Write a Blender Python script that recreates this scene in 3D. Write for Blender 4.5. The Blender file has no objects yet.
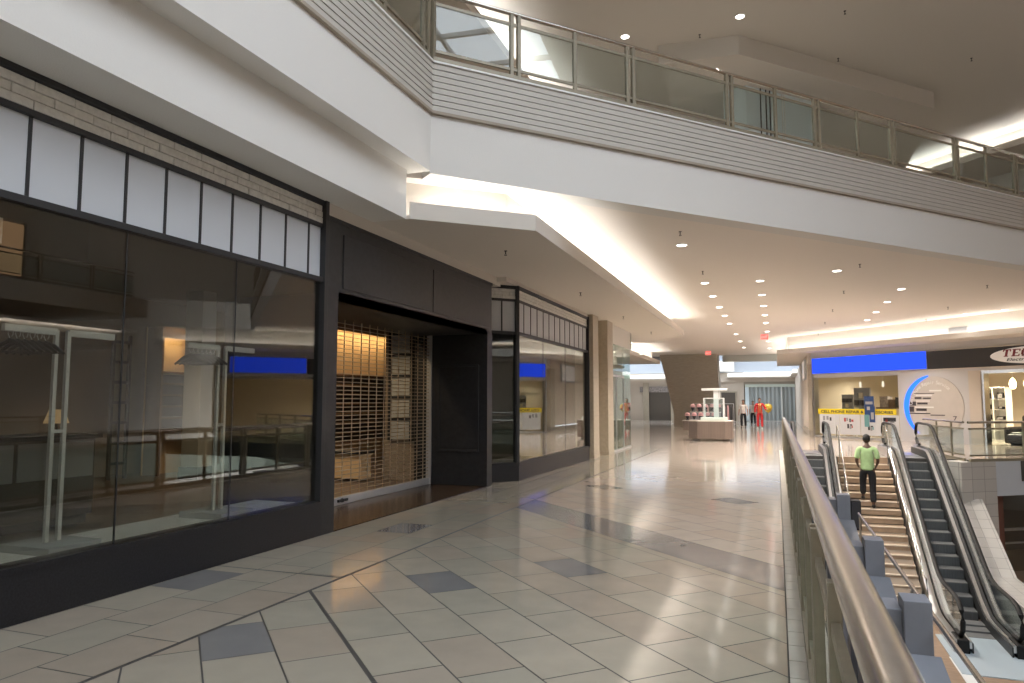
import bpy, bmesh, math, random
from mathutils import Matrix, Vector
random.seed(7)
SC = bpy.context.scene
COL = SC.collection
PI = math.pi
R = math.radians
ORD = ['first', 'second', 'third', 'fourth', 'fifth', 'sixth', 'seventh', 'eighth', 'ninth', 'tenth', 'eleventh', 'twelfth', 'thirteenth', 'fourteenth', 'fifteenth']

# ------------------------------------------------------------------ mesh builder
class MB:
    def __init__(s):
        s.v = []; s.f = []; s.m = []
    def add(s, vs, fs, mi=0):
        b = len(s.v); s.v += [tuple(v) for v in vs]
        for f in fs:
            s.f.append([b + i for i in f]); s.m.append(mi)
        return s
    def box(s, x0, x1, y0, y1, z0, z1, mi=0):
        vs = [(x0,y0,z0),(x1,y0,z0),(x1,y1,z0),(x0,y1,z0),(x0,y0,z1),(x1,y0,z1),(x1,y1,z1),(x0,y1,z1)]
        return s.add(vs, [(0,3,2,1),(4,5,6,7),(0,1,5,4),(1,2,6,5),(2,3,7,6),(3,0,4,7)], mi)
    def fbox(s, F, s0, s1, o0, o1, z0, z1, mi=0):
        c = [F(s0,o0),F(s1,o0),F(s1,o1),F(s0,o1)]
        vs = [(p[0],p[1],z0) for p in c] + [(p[0],p[1],z1) for p in c]
        return s.add(vs, [(0,3,2,1),(4,5,6,7),(0,1,5,4),(1,2,6,5),(2,3,7,6),(3,0,4,7)], mi)
    def prism(s, poly, z0, z1, mi=0):
        n = len(poly)
        vs = [(p[0],p[1],z0) for p in poly] + [(p[0],p[1],z1) for p in poly]
        fs = [tuple(range(n-1,-1,-1)), tuple(range(n,2*n))] + [(i,(i+1)%n,n+(i+1)%n,n+i) for i in range(n)]
        return s.add(vs, fs, mi)
    def xprism(s, poly, x0, x1, mi=0):          # polygon in the Y-Z plane pushed along X
        n = len(poly)
        vs = [(x0,p[0],p[1]) for p in poly] + [(x1,p[0],p[1]) for p in poly]
        fs = [tuple(range(n-1,-1,-1)), tuple(range(n,2*n))] + [(i,(i+1)%n,n+(i+1)%n,n+i) for i in range(n)]
        return s.add(vs, fs, mi)
    def tube(s, path, r, n=8, mi=0, cap=True, sq=None):
        P = [Vector(p) for p in path]; rings = []
        for i, p in enumerate(P):
            a = P[max(i-1,0)]; b = P[min(i+1,len(P)-1)]
            t = (b-a).normalized()
            up = Vector((0,0,1)) if abs(t.z) < .95 else Vector((0,1,0))
            x = t.cross(up).normalized(); y = x.cross(t).normalized()
            rr = r[i] if isinstance(r, (list,tuple)) else r
            ring = []
            for k in range(n):
                an = 2*PI*(k+.5)/n
                ring.append(p + x*math.cos(an)*rr*(sq[0] if sq else 1) + y*math.sin(an)*rr*(sq[1] if sq else 1))
            rings.append(ring)
        return s.loft(rings, mi, cap)
    def loft(s, rings, mi=0, cap=True):
        n = len(rings[0]); vs = [p for r in rings for p in r]; fs = []
        for i in range(len(rings)-1):
            for k in range(n):
                fs.append((i*n+k, i*n+(k+1)%n, (i+1)*n+(k+1)%n, (i+1)*n+k))
        if cap:
            fs.append(tuple(range(n-1,-1,-1))); m = (len(rings)-1)*n; fs.append(tuple(m+k for k in range(n)))
        return s.add(vs, fs, mi)
    def lathe(s, prof, c=(0,0,0), n=20, mi=0, cap=True):
        return s.loft([[(c[0]+r*math.cos(2*PI*k/n), c[1]+r*math.sin(2*PI*k/n), c[2]+z) for k in range(n)] for r, z in prof], mi, cap)
    def ball(s, c, r, n=10, mi=0):
        rx, ry, rz = r if isinstance(r,(tuple,list)) else (r,r,r)
        rings = []
        for i in range(n//2+1):
            a = -PI/2 + PI*i/(n//2); cr = max(math.cos(a), .02)
            rings.append([(c[0]+rx*cr*math.cos(2*PI*k/n), c[1]+ry*cr*math.sin(2*PI*k/n), c[2]+rz*math.sin(a)) for k in range(n)])
        return s.loft(rings, mi)
    def build(s, name, mats, parent=None, bevel=0, smooth=False, base=None):
        mats = mats if isinstance(mats, (list,tuple)) else [mats]
        off = Vector((0,0,0))
        if parent is not None:
            off = ROOTLOC.get(parent.name, Vector((0,0,0)))
        else:
            xs = [v[0] for v in s.v]; ys = [v[1] for v in s.v]; zs = [v[2] for v in s.v]
            off = Vector(((min(xs)+max(xs))/2, (min(ys)+max(ys))/2, min(zs)))
        me = bpy.data.meshes.new(name)
        me.from_pydata([tuple(Vector(v)-off) for v in s.v], [], s.f)
        for m in mats: me.materials.append(m)
        me.polygons.foreach_set('material_index', s.m)
        if smooth: me.polygons.foreach_set('use_smooth', [True]*len(s.f))
        bm = bmesh.new(); bm.from_mesh(me); bmesh.ops.recalc_face_normals(bm, faces=bm.faces[:]); bm.to_mesh(me); bm.free()
        me.update()
        if smooth:
            try: me.set_sharp_from_angle(angle=R(40))
            except Exception: pass
        o = bpy.data.objects.new(name, me); COL.objects.link(o)
        if parent is not None:
            o.parent = parent; ROOTLOC[o.name] = off
        else: o.location = off
        if bevel:
            b = o.modifiers.new('bevel', 'BEVEL'); b.width = bevel; b.segments = 2; b.limit_method = 'ANGLE'; b.angle_limit = R(50)
        return o
ROOTLOC = {}
def frame(p, deg):
    dx, dy = math.sin(R(deg)), math.cos(R(deg))
    return lambda s, o=0.0: (p[0]+s*dx+o*dy, p[1]+s*dy-o*dx)   # o grows to the right of the walking direction
def tag(o, label, cat, group=None, kind=None):
    o['label'] = label; o['category'] = cat
    if group: o['group'] = group
    if kind: o['kind'] = kind
    return o
def thing(name, label, cat, loc=(0,0,0), group=None):
    o = bpy.data.objects.new(name, None); COL.objects.link(o); o.location = loc
    o.empty_display_size = .1
    ROOTLOC[o.name] = Vector(loc)
    return tag(o, label, cat, group)
def struct(o, label=None, cat=None):
    o['kind'] = 'structure'
    if label: o['label'] = label
    if cat: o['category'] = cat
    return o
def sroot(name, loc=(0,0,0), label=None, cat=None):
    o = bpy.data.objects.new(name, None); COL.objects.link(o); o.location = loc; ROOTLOC[o.name] = Vector(loc)
    return struct(o, label, cat)
def dup(root, loc, label=None, group=None, rot=None):
    r = root.copy(); COL.objects.link(r); r.location = loc
    if rot is not None: r.rotation_euler = (0,0,rot)
    if label: r['label'] = label
    if group: r['group'] = group
    for ch in list(root.children):
        c = ch.copy(); COL.objects.link(c); c.parent = r
        for g in list(ch.children):
            d = g.copy(); COL.objects.link(d); d.parent = c
    return r

# ------------------------------------------------------------------ materials
def new_mat(name):
    m = bpy.data.materials.new(name); m.use_nodes = True
    nt = m.node_tree; return m, nt, nt.nodes['Principled BSDF']
def pbr(name, col, rough=.5, metal=0, noise=0, nscale=8, bump=0, bscale=60, spec=.5, coat=0, coords='Object', stretch=None, emit=None, estr=0):
    m, nt, b = new_mat(name)
    b.inputs['Base Color'].default_value = (*col, 1); b.inputs['Roughness'].default_value = rough
    b.inputs['Metallic'].default_value = metal; b.inputs['Specular IOR Level'].default_value = spec
    b.inputs['Coat Weight'].default_value = coat
    tc = nt.nodes.new('ShaderNodeTexCoord'); src = tc.outputs[coords]
    if stretch:
        mp = nt.nodes.new('ShaderNodeMapping'); mp.inputs['Scale'].default_value = stretch
        nt.links.new(src, mp.inputs['Vector']); src = mp.outputs[0]
    if noise:
        n = nt.nodes.new('ShaderNodeTexNoise'); n.inputs['Scale'].default_value = nscale; n.inputs['Detail'].default_value = 6
        nt.links.new(src, n.inputs['Vector'])
        r = nt.nodes.new('ShaderNodeValToRGB')
        r.color_ramp.elements[0].position = .3; r.color_ramp.elements[1].position = .7
        r.color_ramp.elements[0].color = (*[max(0,c*(1-noise)) for c in col], 1)
        r.color_ramp.elements[1].color = (*[min(1,c*(1+noise)) for c in col], 1)
        nt.links.new(n.outputs['Fac'], r.inputs['Fac']); nt.links.new(r.outputs['Color'], b.inputs['Base Color'])
    if bump:
        n = nt.nodes.new('ShaderNodeTexNoise'); n.inputs['Scale'].default_value = bscale; n.inputs['Detail'].default_value = 4
        nt.links.new(src, n.inputs['Vector'])
        bp = nt.nodes.new('ShaderNodeBump'); bp.inputs['Strength'].default_value = bump; bp.inputs['Distance'].default_value = .01
        nt.links.new(n.outputs['Fac'], bp.inputs['Height']); nt.links.new(bp.outputs[0], b.inputs['Normal'])
    if emit:
        b.inputs['Emission Color'].default_value = (*emit, 1); b.inputs['Emission Strength'].default_value = estr
    return m
def emis(name, col, s):
    m = bpy.data.materials.new(name); m.use_nodes = True; nt = m.node_tree; nt.nodes.clear()
    e = nt.nodes.new('ShaderNodeEmission'); e.inputs[0].default_value = (*col,1); e.inputs[1].default_value = s
    o = nt.nodes.new('ShaderNodeOutputMaterial'); nt.links.new(e.outputs[0], o.inputs[0]); return m
def glass(name, tint=(.9,.93,.92), ior=1.5, rough=0.0, refl=(1,1,1)):
    m = bpy.data.materials.new(name); m.use_nodes = True; nt = m.node_tree; nt.nodes.clear()
    t = nt.nodes.new('ShaderNodeBsdfTransparent'); t.inputs[0].default_value = (*tint,1)
    g = nt.nodes.new('ShaderNodeBsdfGlossy'); g.inputs['Roughness'].default_value = rough; g.inputs['Color'].default_value = (*refl,1)
    f = nt.nodes.new('ShaderNodeFresnel'); ge = nt.nodes.new('ShaderNodeNewGeometry')
    mr = nt.nodes.new('ShaderNodeMapRange'); mr.inputs['To Min'].default_value = ior; mr.inputs['To Max'].default_value = 1/ior
    nt.links.new(ge.outputs['Backfacing'], mr.inputs['Value']); nt.links.new(mr.outputs['Result'], f.inputs['IOR'])
    mx = nt.nodes.new('ShaderNodeMixShader'); o = nt.nodes.new('ShaderNodeOutputMaterial')
    nt.links.new(f.outputs[0], mx.inputs[0]); nt.links.new(t.outputs[0], mx.inputs[1]); nt.links.new(g.outputs[0], mx.inputs[2])
    nt.links.new(mx.outputs[0], o.inputs[0]); return m
def brick_mat(name, c1, c2, mortar, bw, rh, ms=.015, rough=.5, bump=.3, coords='Object', rot=(0,0,0), offset=.5, spec=.5):
    m, nt, b = new_mat(name); b.inputs['Roughness'].default_value = rough; b.inputs['Specular IOR Level'].default_value = spec
    tc = nt.nodes.new('ShaderNodeTexCoord'); mp = nt.nodes.new('ShaderNodeMapping'); mp.inputs['Rotation'].default_value = rot
    br = nt.nodes.new('ShaderNodeTexBrick'); br.offset = offset
    br.inputs['Scale'].default_value = 1; br.inputs['Brick Width'].default_value = bw; br.inputs['Row Height'].default_value = rh
    br.inputs['Mortar Size'].default_value = ms; br.inputs['Mortar Smooth'].default_value = .4
    br.inputs['Color1'].default_value = (*c1,1); br.inputs['Color2'].default_value = (*c2,1); br.inputs['Mortar'].default_value = (*mortar,1)
    nt.links.new(tc.outputs[coords], mp.inputs[0]); nt.links.new(mp.outputs[0], br.inputs['Vector'])
    nt.links.new(br.outputs['Color'], b.inputs['Base Color'])
    if bump:
        bp = nt.nodes.new('ShaderNodeBump'); bp.inputs['Strength'].default_value = bump; bp.inputs['Distance'].default_value = .02; bp.invert = True
        nt.links.new(br.outputs['Fac'], bp.inputs['Height']); nt.links.new(bp.outputs[0], b.inputs['Normal'])
    return m
def wood(name, col, rough=.35, scale=(1.2,14,14)):
    return pbr(name, col, rough, noise=.25, nscale=3, stretch=scale)

M = {}
M['plaster'] = pbr('white_plaster', (.72,.70,.665), .85, bump=.25, bscale=70)
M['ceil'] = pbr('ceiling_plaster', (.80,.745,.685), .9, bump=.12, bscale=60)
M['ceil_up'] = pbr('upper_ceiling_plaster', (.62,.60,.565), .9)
M['soffit'] = pbr('soffit_plaster', (.66,.61,.55), .88, bump=.1, bscale=60)
M['siding'] = pbr('painted_siding', (.50,.47,.425), .6)
M['bronze'] = pbr('bronze_paint', (.27,.24,.178), .42, metal=.25, noise=.08, nscale=20)
M['satin'] = pbr('satin_metal', (.60,.585,.55), .24, metal=1, noise=.05, nscale=30)
M['steel'] = pbr('brushed_steel', (.56,.565,.57), .30, metal=1, noise=.12, nscale=4, stretch=(40,1,1))
M['white_line'] = pbr('white_edge', (.8,.8,.78), .5)
M['black'] = pbr('black_laminate', (.019,.019,.0205), .42, noise=.25, nscale=14, bump=.05, bscale=120)
M['black_frame'] = pbr('black_metal_frame', (.022,.022,.024), .45)
M['kick'] = pbr('dark_granite', (.011,.011,.014), .38, noise=.5, nscale=60)
M['rubber'] = pbr('black_rubber', (.010,.010,.010), .55, spec=.25)
M['panel_white'] = pbr('frosted_panel', (.52,.535,.56), .45)
M['whitebrick'] = brick_mat('white_brick', (.62,.59,.54), (.55,.53,.485), (.34,.325,.30), .30, .082, .012, .8, .8, rot=(R(90),0,R(90)))
M['glass_shop'] = glass('shop_glass', (.84,.85,.82), 1.8)
M['glass_rail'] = glass('rail_glass', (.88,.93,.93), 1.5)
M['glass_bay'] = glass('bay_glass', (.72,.76,.74), 1.95)
M['glass_green'] = glass('green_glass', (.72,.80,.77), 1.55)
M['wood_dark'] = wood('dark_wood_floor', (.075,.052,.034), .28)
M['wood_shelf'] = wood('shelf_wood', (.16,.095,.05), .5)
M['wood_lower'] = wood('brown_wood', (.30,.20,.13), .4)
M['stair_tread'] = pbr('stair_tread', (.34,.245,.165), .55, noise=.12, nscale=6)
M['nosing'] = pbr('nosing', (.78,.68,.55), .45)
M['store_dark'] = pbr('dark_store_wall', (.10,.085,.07), .8)
M['store_mid'] = pbr('store_wall', (.25,.20,.15), .8)
M['warm_wall'] = pbr('warm_wall', (.72,.52,.30), .7)
M['beige_stone'] = pbr('beige_stone', (.43,.375,.29), .5, noise=.08, nscale=12)
M['beige_wall'] = pbr('beige_wall', (.60,.53,.45), .8)
M['taupe'] = pbr('taupe_panel', (.38,.34,.28), .7, noise=.1, nscale=3, stretch=(1,1,8))
M['grille'] = pbr('grille_metal', (.55,.45,.33), .38, metal=.7)
M['alu'] = pbr('aluminium', (.55,.55,.55), .4, metal=.6)
M['chrome_grey'] = pbr('rack_metal', (.62,.61,.57), .45, metal=.3)
M['platform'] = pbr('pale_platform', (.66,.64,.58), .4, noise=.1, nscale=4)
M['col_grey'] = pbr('column_paint', (.36,.36,.35), .6)
M['blue_sign'] = emis('blue_lightbox', (.028,.085,1.0), 1.25)
M['black_sign'] = pbr('black_sign', (.028,.026,.025), .5)
M['sign_white'] = pbr('sign_face', (.78,.74,.70), .4, emit=(1,.95,.9), estr=.12)
M['red_text'] = pbr('dark_red_letters', (.20,.012,.018), .5)
M['dark_text'] = pbr('dark_letters', (.05,.04,.045), .5)
M['yellow'] = pbr('yellow_tape', (.80,.62,.02), .5, emit=(.9,.68,.02), estr=.02)
M['neon'] = emis('blue_neon', (.03,.16,1.0), 1.9)
M['poster_white'] = pbr('white_vinyl', (.66,.66,.67), .5)
M['tech_wall'] = pbr('tech_white_wall', (.56,.545,.54), .6)
M['disc'] = pbr('disc_print', (.58,.53,.48), .35, noise=.06, nscale=2)
M['pale_text'] = pbr('pale_letters', (.84,.82,.78), .5)
M['poster_blue'] = pbr('blue_poster', (.03,.07,.20), .4, noise=.3, nscale=12)
M['poster_teal'] = pbr('teal_print', (.16,.36,.36), .4)
M['poster_red'] = pbr('red_print', (.42,.05,.05), .4)
M['dark_item'] = pbr('dark_goods', (.035,.035,.04), .5)
M['grey_item'] = pbr('grey_goods', (.30,.30,.31), .5)
M['tech_in'] = pbr('tech_interior_wall', (.66,.58,.45), .8)
M['tech_floor'] = pbr('tech_floor', (.45,.40,.34), .2)
M['leather'] = pbr('black_leather', (.018,.017,.017), .35)
M['lamp'] = emis('lamp_white', (1,.95,.86), 12)
M['lamp_warm'] = emis('lamp_warm', (1,.78,.45), 7)
M['tube'] = emis('fluorescent_tube', (1,.97,.92), 32)
M['soft_lamp'] = emis('soft_lamp', (1,.93,.80), 1.1)
M['niche_lamp'] = emis('niche_lamp', (1,.72,.36), 30)
M['tube2'] = emis('fluorescent_tube_right', (1,.97,.92), 17)
M['exit_red'] = emis('exit_red', (1,.12,.10), 1.6)
M['tile_wall'] = brick_mat('square_tile', (.55,.52,.48), (.50,.475,.44), (.30,.28,.26), .33, .33, .008, .35, .3, offset=0, rot=(R(90),0,0))
M['tile_slope'] = brick_mat('square_tile_flat', (.60,.57,.53), (.55,.525,.49), (.32,.30,.28), .25, .33, .008, .3, .3, offset=0)
M['bluegrey'] = pbr('blue_grey_laminate', (.20,.21,.24), .5, noise=.05, nscale=5)
M['pale_blue'] = pbr('pale_blue_plate', (.42,.50,.55), .4)
M['step_dark'] = pbr('escalator_step', (.14,.143,.143), .5)
M['step_edge'] = pbr('escalator_riser', (.085,.092,.096), .55, stretch=(60,1,1), noise=.3, nscale=3)
M['deck_dark'] = pbr('dark_skirt', (.032,.033,.034), .45, spec=.3)
M['skin_dark'] = pbr('skin_brown', (.09,.045,.028), .5)
M['skin'] = pbr('skin_tan', (.42,.24,.16), .5)
M['hair'] = pbr('black_hair', (.01,.009,.008), .6)
M['shirt_green'] = pbr('lime_shirt', (.42,.60,.29), .8, noise=.1, nscale=9, bump=.3, bscale=14)
M['trousers'] = pbr('black_trousers', (.012,.012,.014), .8, bump=.2, bscale=14)
M['shirt_white'] = pbr('white_shirt', (.66,.60,.56), .8)
M['red_suit'] = pbr('red_suit', (.58,.03,.035), .7, noise=.15, nscale=9)
M['gold_trim'] = pbr('gold_trim', (.65,.42,.12), .5)
M['balloon'] = pbr('yellow_balloon', (.72,.52,.08), .35)
M['shoe'] = pbr('black_shoe', (.01,.01,.01), .4)
M['shoe_white'] = pbr('white_shoe', (.6,.6,.58), .5)
M['rib_brown'] = brick_mat('ribbed_wood', (.20,.155,.125), (.24,.185,.15), (.11,.08,.065), .035, 5, .006, .55, .5, offset=0, rot=(R(90),0,0))
M['kiosk_top'] = pbr('pale_counter', (.62,.58,.52), .4)
M['mint'] = pbr('pale_mint_base', (.60,.68,.62), .45)
M['pink'] = pbr('pink_fabric', (.62,.36,.36), .8)
M['garment'] = pbr('grey_garments', (.30,.27,.26), .9, noise=.4, nscale=9)
M['accordion'] = brick_mat('accordion_door', (.30,.335,.34), (.27,.30,.305), (.13,.15,.155), .16, 5, .02, .55, .6, offset=0, rot=(R(90),0,0))
M['daylight_blue_plaster'] = pbr('far_fascia', (.44,.49,.56), .8)  # white fascia with the blue of the daylight put into its colour
M['upper_panel'] = pbr('pale_upper_panel', (.60,.70,.74), .6)
M['hanger'] = pbr('black_hanger', (.012,.012,.012), .4)
M['shade'] = pbr('lamp_shade', (.8,.6,.35), .8, emit=(1,.65,.3), estr=.22)
M['skylight_bars'] = pbr('skylight_bars', (.5,.5,.5), .5)

# floor tiles: colour per tile from a face-corner attribute
def tile_mat():
    m, nt, b = new_mat('polished_tiles')
    at = nt.nodes.new('ShaderNodeAttribute'); at.attribute_name = 'tile'
    tc = nt.nodes.new('ShaderNodeTexCoord')
    n = nt.nodes.new('ShaderNodeTexNoise'); n.inputs['Scale'].default_value = 3.5; n.inputs['Detail'].default_value = 8
    nt.links.new(tc.outputs['Object'], n.inputs['Vector'])
    r = nt.nodes.new('ShaderNodeValToRGB'); r.color_ramp.elements[0].color = (.86,.86,.86,1); r.color_ramp.elements[1].color = (1.08,1.06,1.04,1)
    nt.links.new(n.outputs['Fac'], r.inputs['Fac'])
    mx = nt.nodes.new('ShaderNodeMix'); mx.data_type = 'RGBA'; mx.blend_type = 'MULTIPLY'; mx.inputs[0].default_value = 1
    nt.links.new(at.outputs['Color'], mx.inputs[6]); nt.links.new(r.outputs['Color'], mx.inputs[7])
    nt.links.new(mx.outputs[2], b.inputs['Base Color'])
    b.inputs['Roughness'].default_value = .095; b.inputs['Specular IOR Level'].default_value = .5
    n2 = nt.nodes.new('ShaderNodeTexNoise'); n2.inputs['Scale'].default_value = 1.6
    nt.links.new(tc.outputs['Object'], n2.inputs['Vector'])
    bp = nt.nodes.new('ShaderNodeBump'); bp.inputs['Strength'].default_value = .06; bp.inputs['Distance'].default_value = .02
    nt.links.new(n2.outputs['Fac'], bp.inputs['Height']); nt.links.new(bp.outputs[0], b.inputs['Normal'])
    return m
M['tiles'] = tile_mat()
M['grout'] = pbr('grout', (.055,.05,.045), .7)

# ------------------------------------------------------------------ levels and frames
ZL = -3.1            # lower floor
ZC = 4.76            # ceiling of the gallery
ZU = 6.12            # upper floor
ZT = 10.7            # upper ceiling
A = frame((-5.2, 0), 0)                # left shopfront line
CB = (-4.38, 8.70)
B = frame(CB, 42.3)                    # upper balcony front
BL = frame(CB, 180)                    # upper balcony, arm coming back over the left shops (o positive = west)
T = frame((1.59, 37.07), 135)          # electronics shop front

# ------------------------------------------------------------------ floor
def clip(poly, inside):
    for (nx, ny, d) in inside:           # keep nx*x+ny*y<=d
        out = []
        for i in range(len(poly)):
            a, b = poly[i], poly[(i+1) % len(poly)]
            da, db = nx*a[0]+ny*a[1]-d, nx*b[0]+ny*b[1]-d
            if da <= 0: out.append(a)
            if da*db < 0:
                t = da/(da-db); out.append((a[0]+t*(b[0]-a[0]), a[1]+t*(b[1]-a[1])))
        poly = out
        if len(poly) < 3: return []
    return poly
def rect(x0, x1, y0, y1): return [(-1,0,-x0),(1,0,x1),(0,-1,-y0),(0,1,y1)]
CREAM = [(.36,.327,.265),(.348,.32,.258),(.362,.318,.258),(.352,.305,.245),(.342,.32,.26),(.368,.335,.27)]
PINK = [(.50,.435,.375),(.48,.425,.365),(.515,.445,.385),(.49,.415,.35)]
GREY = [(.205,.202,.202),(.225,.22,.217)]
tile_polys = []
def put(poly, col):
    if len(poly) < 3: return
    tile_polys.append((poly, col))
def lattice(region, far=False):
    S = math.sqrt(.5)
    rows = []
    for k in range(-40, 3): rows.append((1.09-.44*(2-k)+.44*0 if False else 1.07-.44*(3-k), .44, k))
    rows = [(1.07-.44*j, .44, -j) for j in range(1, 34)]
    rows += [(1.09+.44*j, .44, j+1) for j in range(0, 8)]
    rows += [(4.612, .128, 77), (4.745, .655, 99)]
    rows += [(5.40+.44*j, .44, j+20) for j in range(0, 150)]
    for v0, h, idx in rows:
        L = .69 if h < .6 else .9
        if idx == 77: L = 1.38
        off = (idx % 3)*L/3
        g = .0055
        for c in range(-150, 60):
            w0 = -6.60 + off + c*L
            p = [(v0+g, w0+g),(v0+h-g, w0+g),(v0+h-g, w0+L-g),(v0+g, w0+L-g)]
            q = [((v+w)*S, (v-w)*S) for v, w in p]
            cx = sum(a[0] for a in q)/4; cy = sum(a[1] for a in q)/4
            if cx < -13.5 or cx > 14.5 or cy < -4 or cy > 68: continue
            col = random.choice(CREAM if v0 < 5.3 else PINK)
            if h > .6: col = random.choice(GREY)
            for (tv, tw) in [(2.2,-6.27),(3.53,-6.2),(.41,-5.2),(7.2,-11.6),(9.4,-14.0),(8.2,-9.2),(13,-16),(14.2,-20.3)]:
                if v0 < tv < v0+h and w0 < tw < w0+L: col = GREY[0]
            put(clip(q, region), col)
def border(region):
    for i in range(4):
        x0 = -5.655+.462*i + 0.0
        for j in range(-8, 106):
            y0 = 4.965+.645*j + (i % 2)*.0 + (.32 if i % 2 else 0)
            g = .0055
            q = [(x0+g,y0+g),(x0+.462-g,y0+g),(x0+.462-g,y0+.645-g),(x0+g,y0+.645-g)]
            col = random.choice(CREAM)
            if i == 1 and False: pass
            put(clip(q, region), col)
    
def build_floor():
    lattice(rect(-3.765, .015, -3, 23.4))
    lattice(rect(-3.765, 13.5, 23.404, 64))
    lattice([(1,0,13.5),(0,1,23.4),(-1,0,-4.78),(.56,-.83,.56*4.75-.83*22.45)])
    lattice(rect(-12.98, -3.77, 25.93, 64))
    # border strip along the shops
    for i in range(4):
        x0 = -5.19-.465+.465*i
        for j in range(-12, 95):
            y0 = 4.965+.645*j + [.215,0,.43,.215][i]
            g = .0055
            q = [(x0+g,y0+g),(x0+.465-g,y0+g),(x0+.465-g,y0+.645-g),(x0+g,y0+.645-g)]
            col = random.choice(CREAM)
            if (i == 1 and j in (0, 11, 22)) or (i == 2 and j in (4, 14)): col = GREY[0]
            put(clip(q, rect(-5.35, -3.80, -3, 5.775)), col); put(clip(q, rect(-5.35, -3.80, 5.805, 25.92)), col)
    me = bpy.data.meshes.new('floor'); vs = []; fs = []; cols = []; mi = []
    for poly, c in tile_polys:
        b = len(vs); vs += [(p[0], p[1], 0) for p in poly]; fs.append(list(range(b, b+len(poly)))); cols.append(c); mi.append(0)
    def slab(poly, z0, z1, c=(.1,.09,.08)):
        b = len(vs); n = len(poly)
        vs.extend([(p[0],p[1],z0) for p in poly] + [(p[0],p[1],z1) for p in poly])
        for f in [list(range(n-1,-1,-1)), list(range(n,2*n))] + [[i,(i+1)%n,n+(i+1)%n,n+i] for i in range(n)]:
            fs.append([b+i for i in f]); cols.append(c); mi.append(1)
    slab([(-9.5,-3),(.22,-3),(.22,23.4),(-9.5,23.4)], -.55, -.002)
    slab([(-12.5,23.4),(13.5,23.4),(13.5,66),(-12.5,66)], -.55, -.002)
    slab([(4.78,23.4),(4.78,22.47),(6.15,23.4)], -.55, -.002)
    me.from_pydata(vs, [], fs)
    me.materials.append(M['tiles']); me.materials.append(M['grout'])
    me.polygons.foreach_set('material_index', mi)
    at = me.color_attributes.new('tile', 'FLOAT_COLOR', 'CORNER')
    k = 0; buf = []
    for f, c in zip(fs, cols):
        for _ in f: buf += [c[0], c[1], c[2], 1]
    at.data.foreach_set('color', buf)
    me.update()
    o = bpy.data.objects.new('floor', me); COL.objects.link(o); struct(o)
build_floor()
# plain far-left floor of the widened mall
cb = MB()
j = 0; y = -2.6
while y < 25.6:
    cb.box(.025, .135, y+.004, y+.30-.004, -.02, .012); y += .30
struct(cb.build('trim_1', pbr('curb_tile', (.56,.53,.47), .3, noise=.08, nscale=5)))
struct(MB().box(.02,.25,-3,23.4,-.55,-.02).build('trim_2', M['beige_wall']))

# lower level
struct(MB().box(.25, 20, -12, 30, ZL-.3, ZL).build('floor_lower', M['wood_lower']))
struct(MB().box(.02, .25, -4, 23.4, ZL, -.55).build('wall_lower_left', M['beige_wall']))
struct(MB().box(.25, 4.5, 23.62, 23.8, ZL, -.55).build('wall_lower_far', M['store_mid']))

# ------------------------------------------------------------------ left shopfronts
def shopfront(name, F, s0, s1, seams, mulls, kick, zt, mats_glass, label, endpost=True, deep=.12, startpost=False, zoff=0, sill=True):
    """display window: kick plate, panes, transom bar, row of frosted panels, white brick band, top bar"""
    p = F((s0+s1)/2); r = sroot(name, (p[0], p[1], 0), label, 'shop window')
    MB().fbox(F, s0, s1, -.16, 0, 0, kick).fbox(F, s0, s1, -.2, .012, kick-.035, kick+.012).build('kick_plate', M['kick'], r)
    fr = MB()
    fr.fbox(F, s0, s1, -.1, 0, zt, zt+.06)
    fr.fbox(F, s0, s1, -.1, -.02, zt+.685, zt+.735)
    fr.fbox(F, s0, s1, -.1, 0, 4.035+zoff, 4.105+zoff)
    if endpost: fr.fbox(F, s1-.07, s1, -.14, .025, kick, 4.105+zoff)
    if startpost: fr.fbox(F, s0, s0+.07, -.14, .025, kick, 4.105+zoff)
    fr.build('window_frame', M['black_frame'], r, bevel=.004)
    ed = [s0] + [x for x in seams if s0 < x < s1] + [s1]
    for a, b in zip(ed[:-1], ed[1:]):
        MB().fbox(F, a+.006, b-.006, -.055, -.043, kick+.012, zt).build('pane', mats_glass, r)
    for x in seams:
        if s0 < x < s1: MB().fbox(F, x-.005, x+.005, -.055, -.04, kick+.012, zt).build('seam', M['black_frame'], r)
    ms = [s0] + [x for x in mulls if s0 < x < s1] + [s1]
    for a, b in zip(ms[:-1], ms[1:]):
        MB().fbox(F, a+.01, b-.01, -.075, -.055, zt+.06, zt+.685).build('transom_panel', M['panel_white'], r)
    for x in mulls:
        if s0 < x < s1: MB().fbox(F, x-.014, x+.014, -.09, -.045, zt+.06, zt+.685).build('mullion', M['black_frame'], r)
    bb = MB(); nrow = 3; zz = zt+.735; hh = (4.035+zoff-zz)/nrow
    for k in range(nrow):
        x = s0 - .17*(k % 2)
        while x < s1:
            a, b = max(x+.003, s0), min(x+.34-.003, s1)
            if b-a > .02: bb.fbox(F, a, b, -.08, -.03+random.uniform(-.006,.006), zz+k*hh+.003, zz+(k+1)*hh-.003)
            x += .34
    bb.fbox(F, s0, s1, -.1, -.055, zz, 4.035+zoff, 1)
    bb.build('brick_band', [M['brickface'], M['mortar']], r, bevel=.006)
    return r
M['brickface'] = pbr('white_brick', (.72,.70,.655), .8, noise=.1, nscale=20, bump=.5, bscale=30)
M['mortar'] = pbr('mortar', (.52,.50,.465), .9)
m0 = [3.72-.4335*k for k in range(1, 16)][::-1] + [3.72+.4335*k for k in range(0, 9)]
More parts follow.
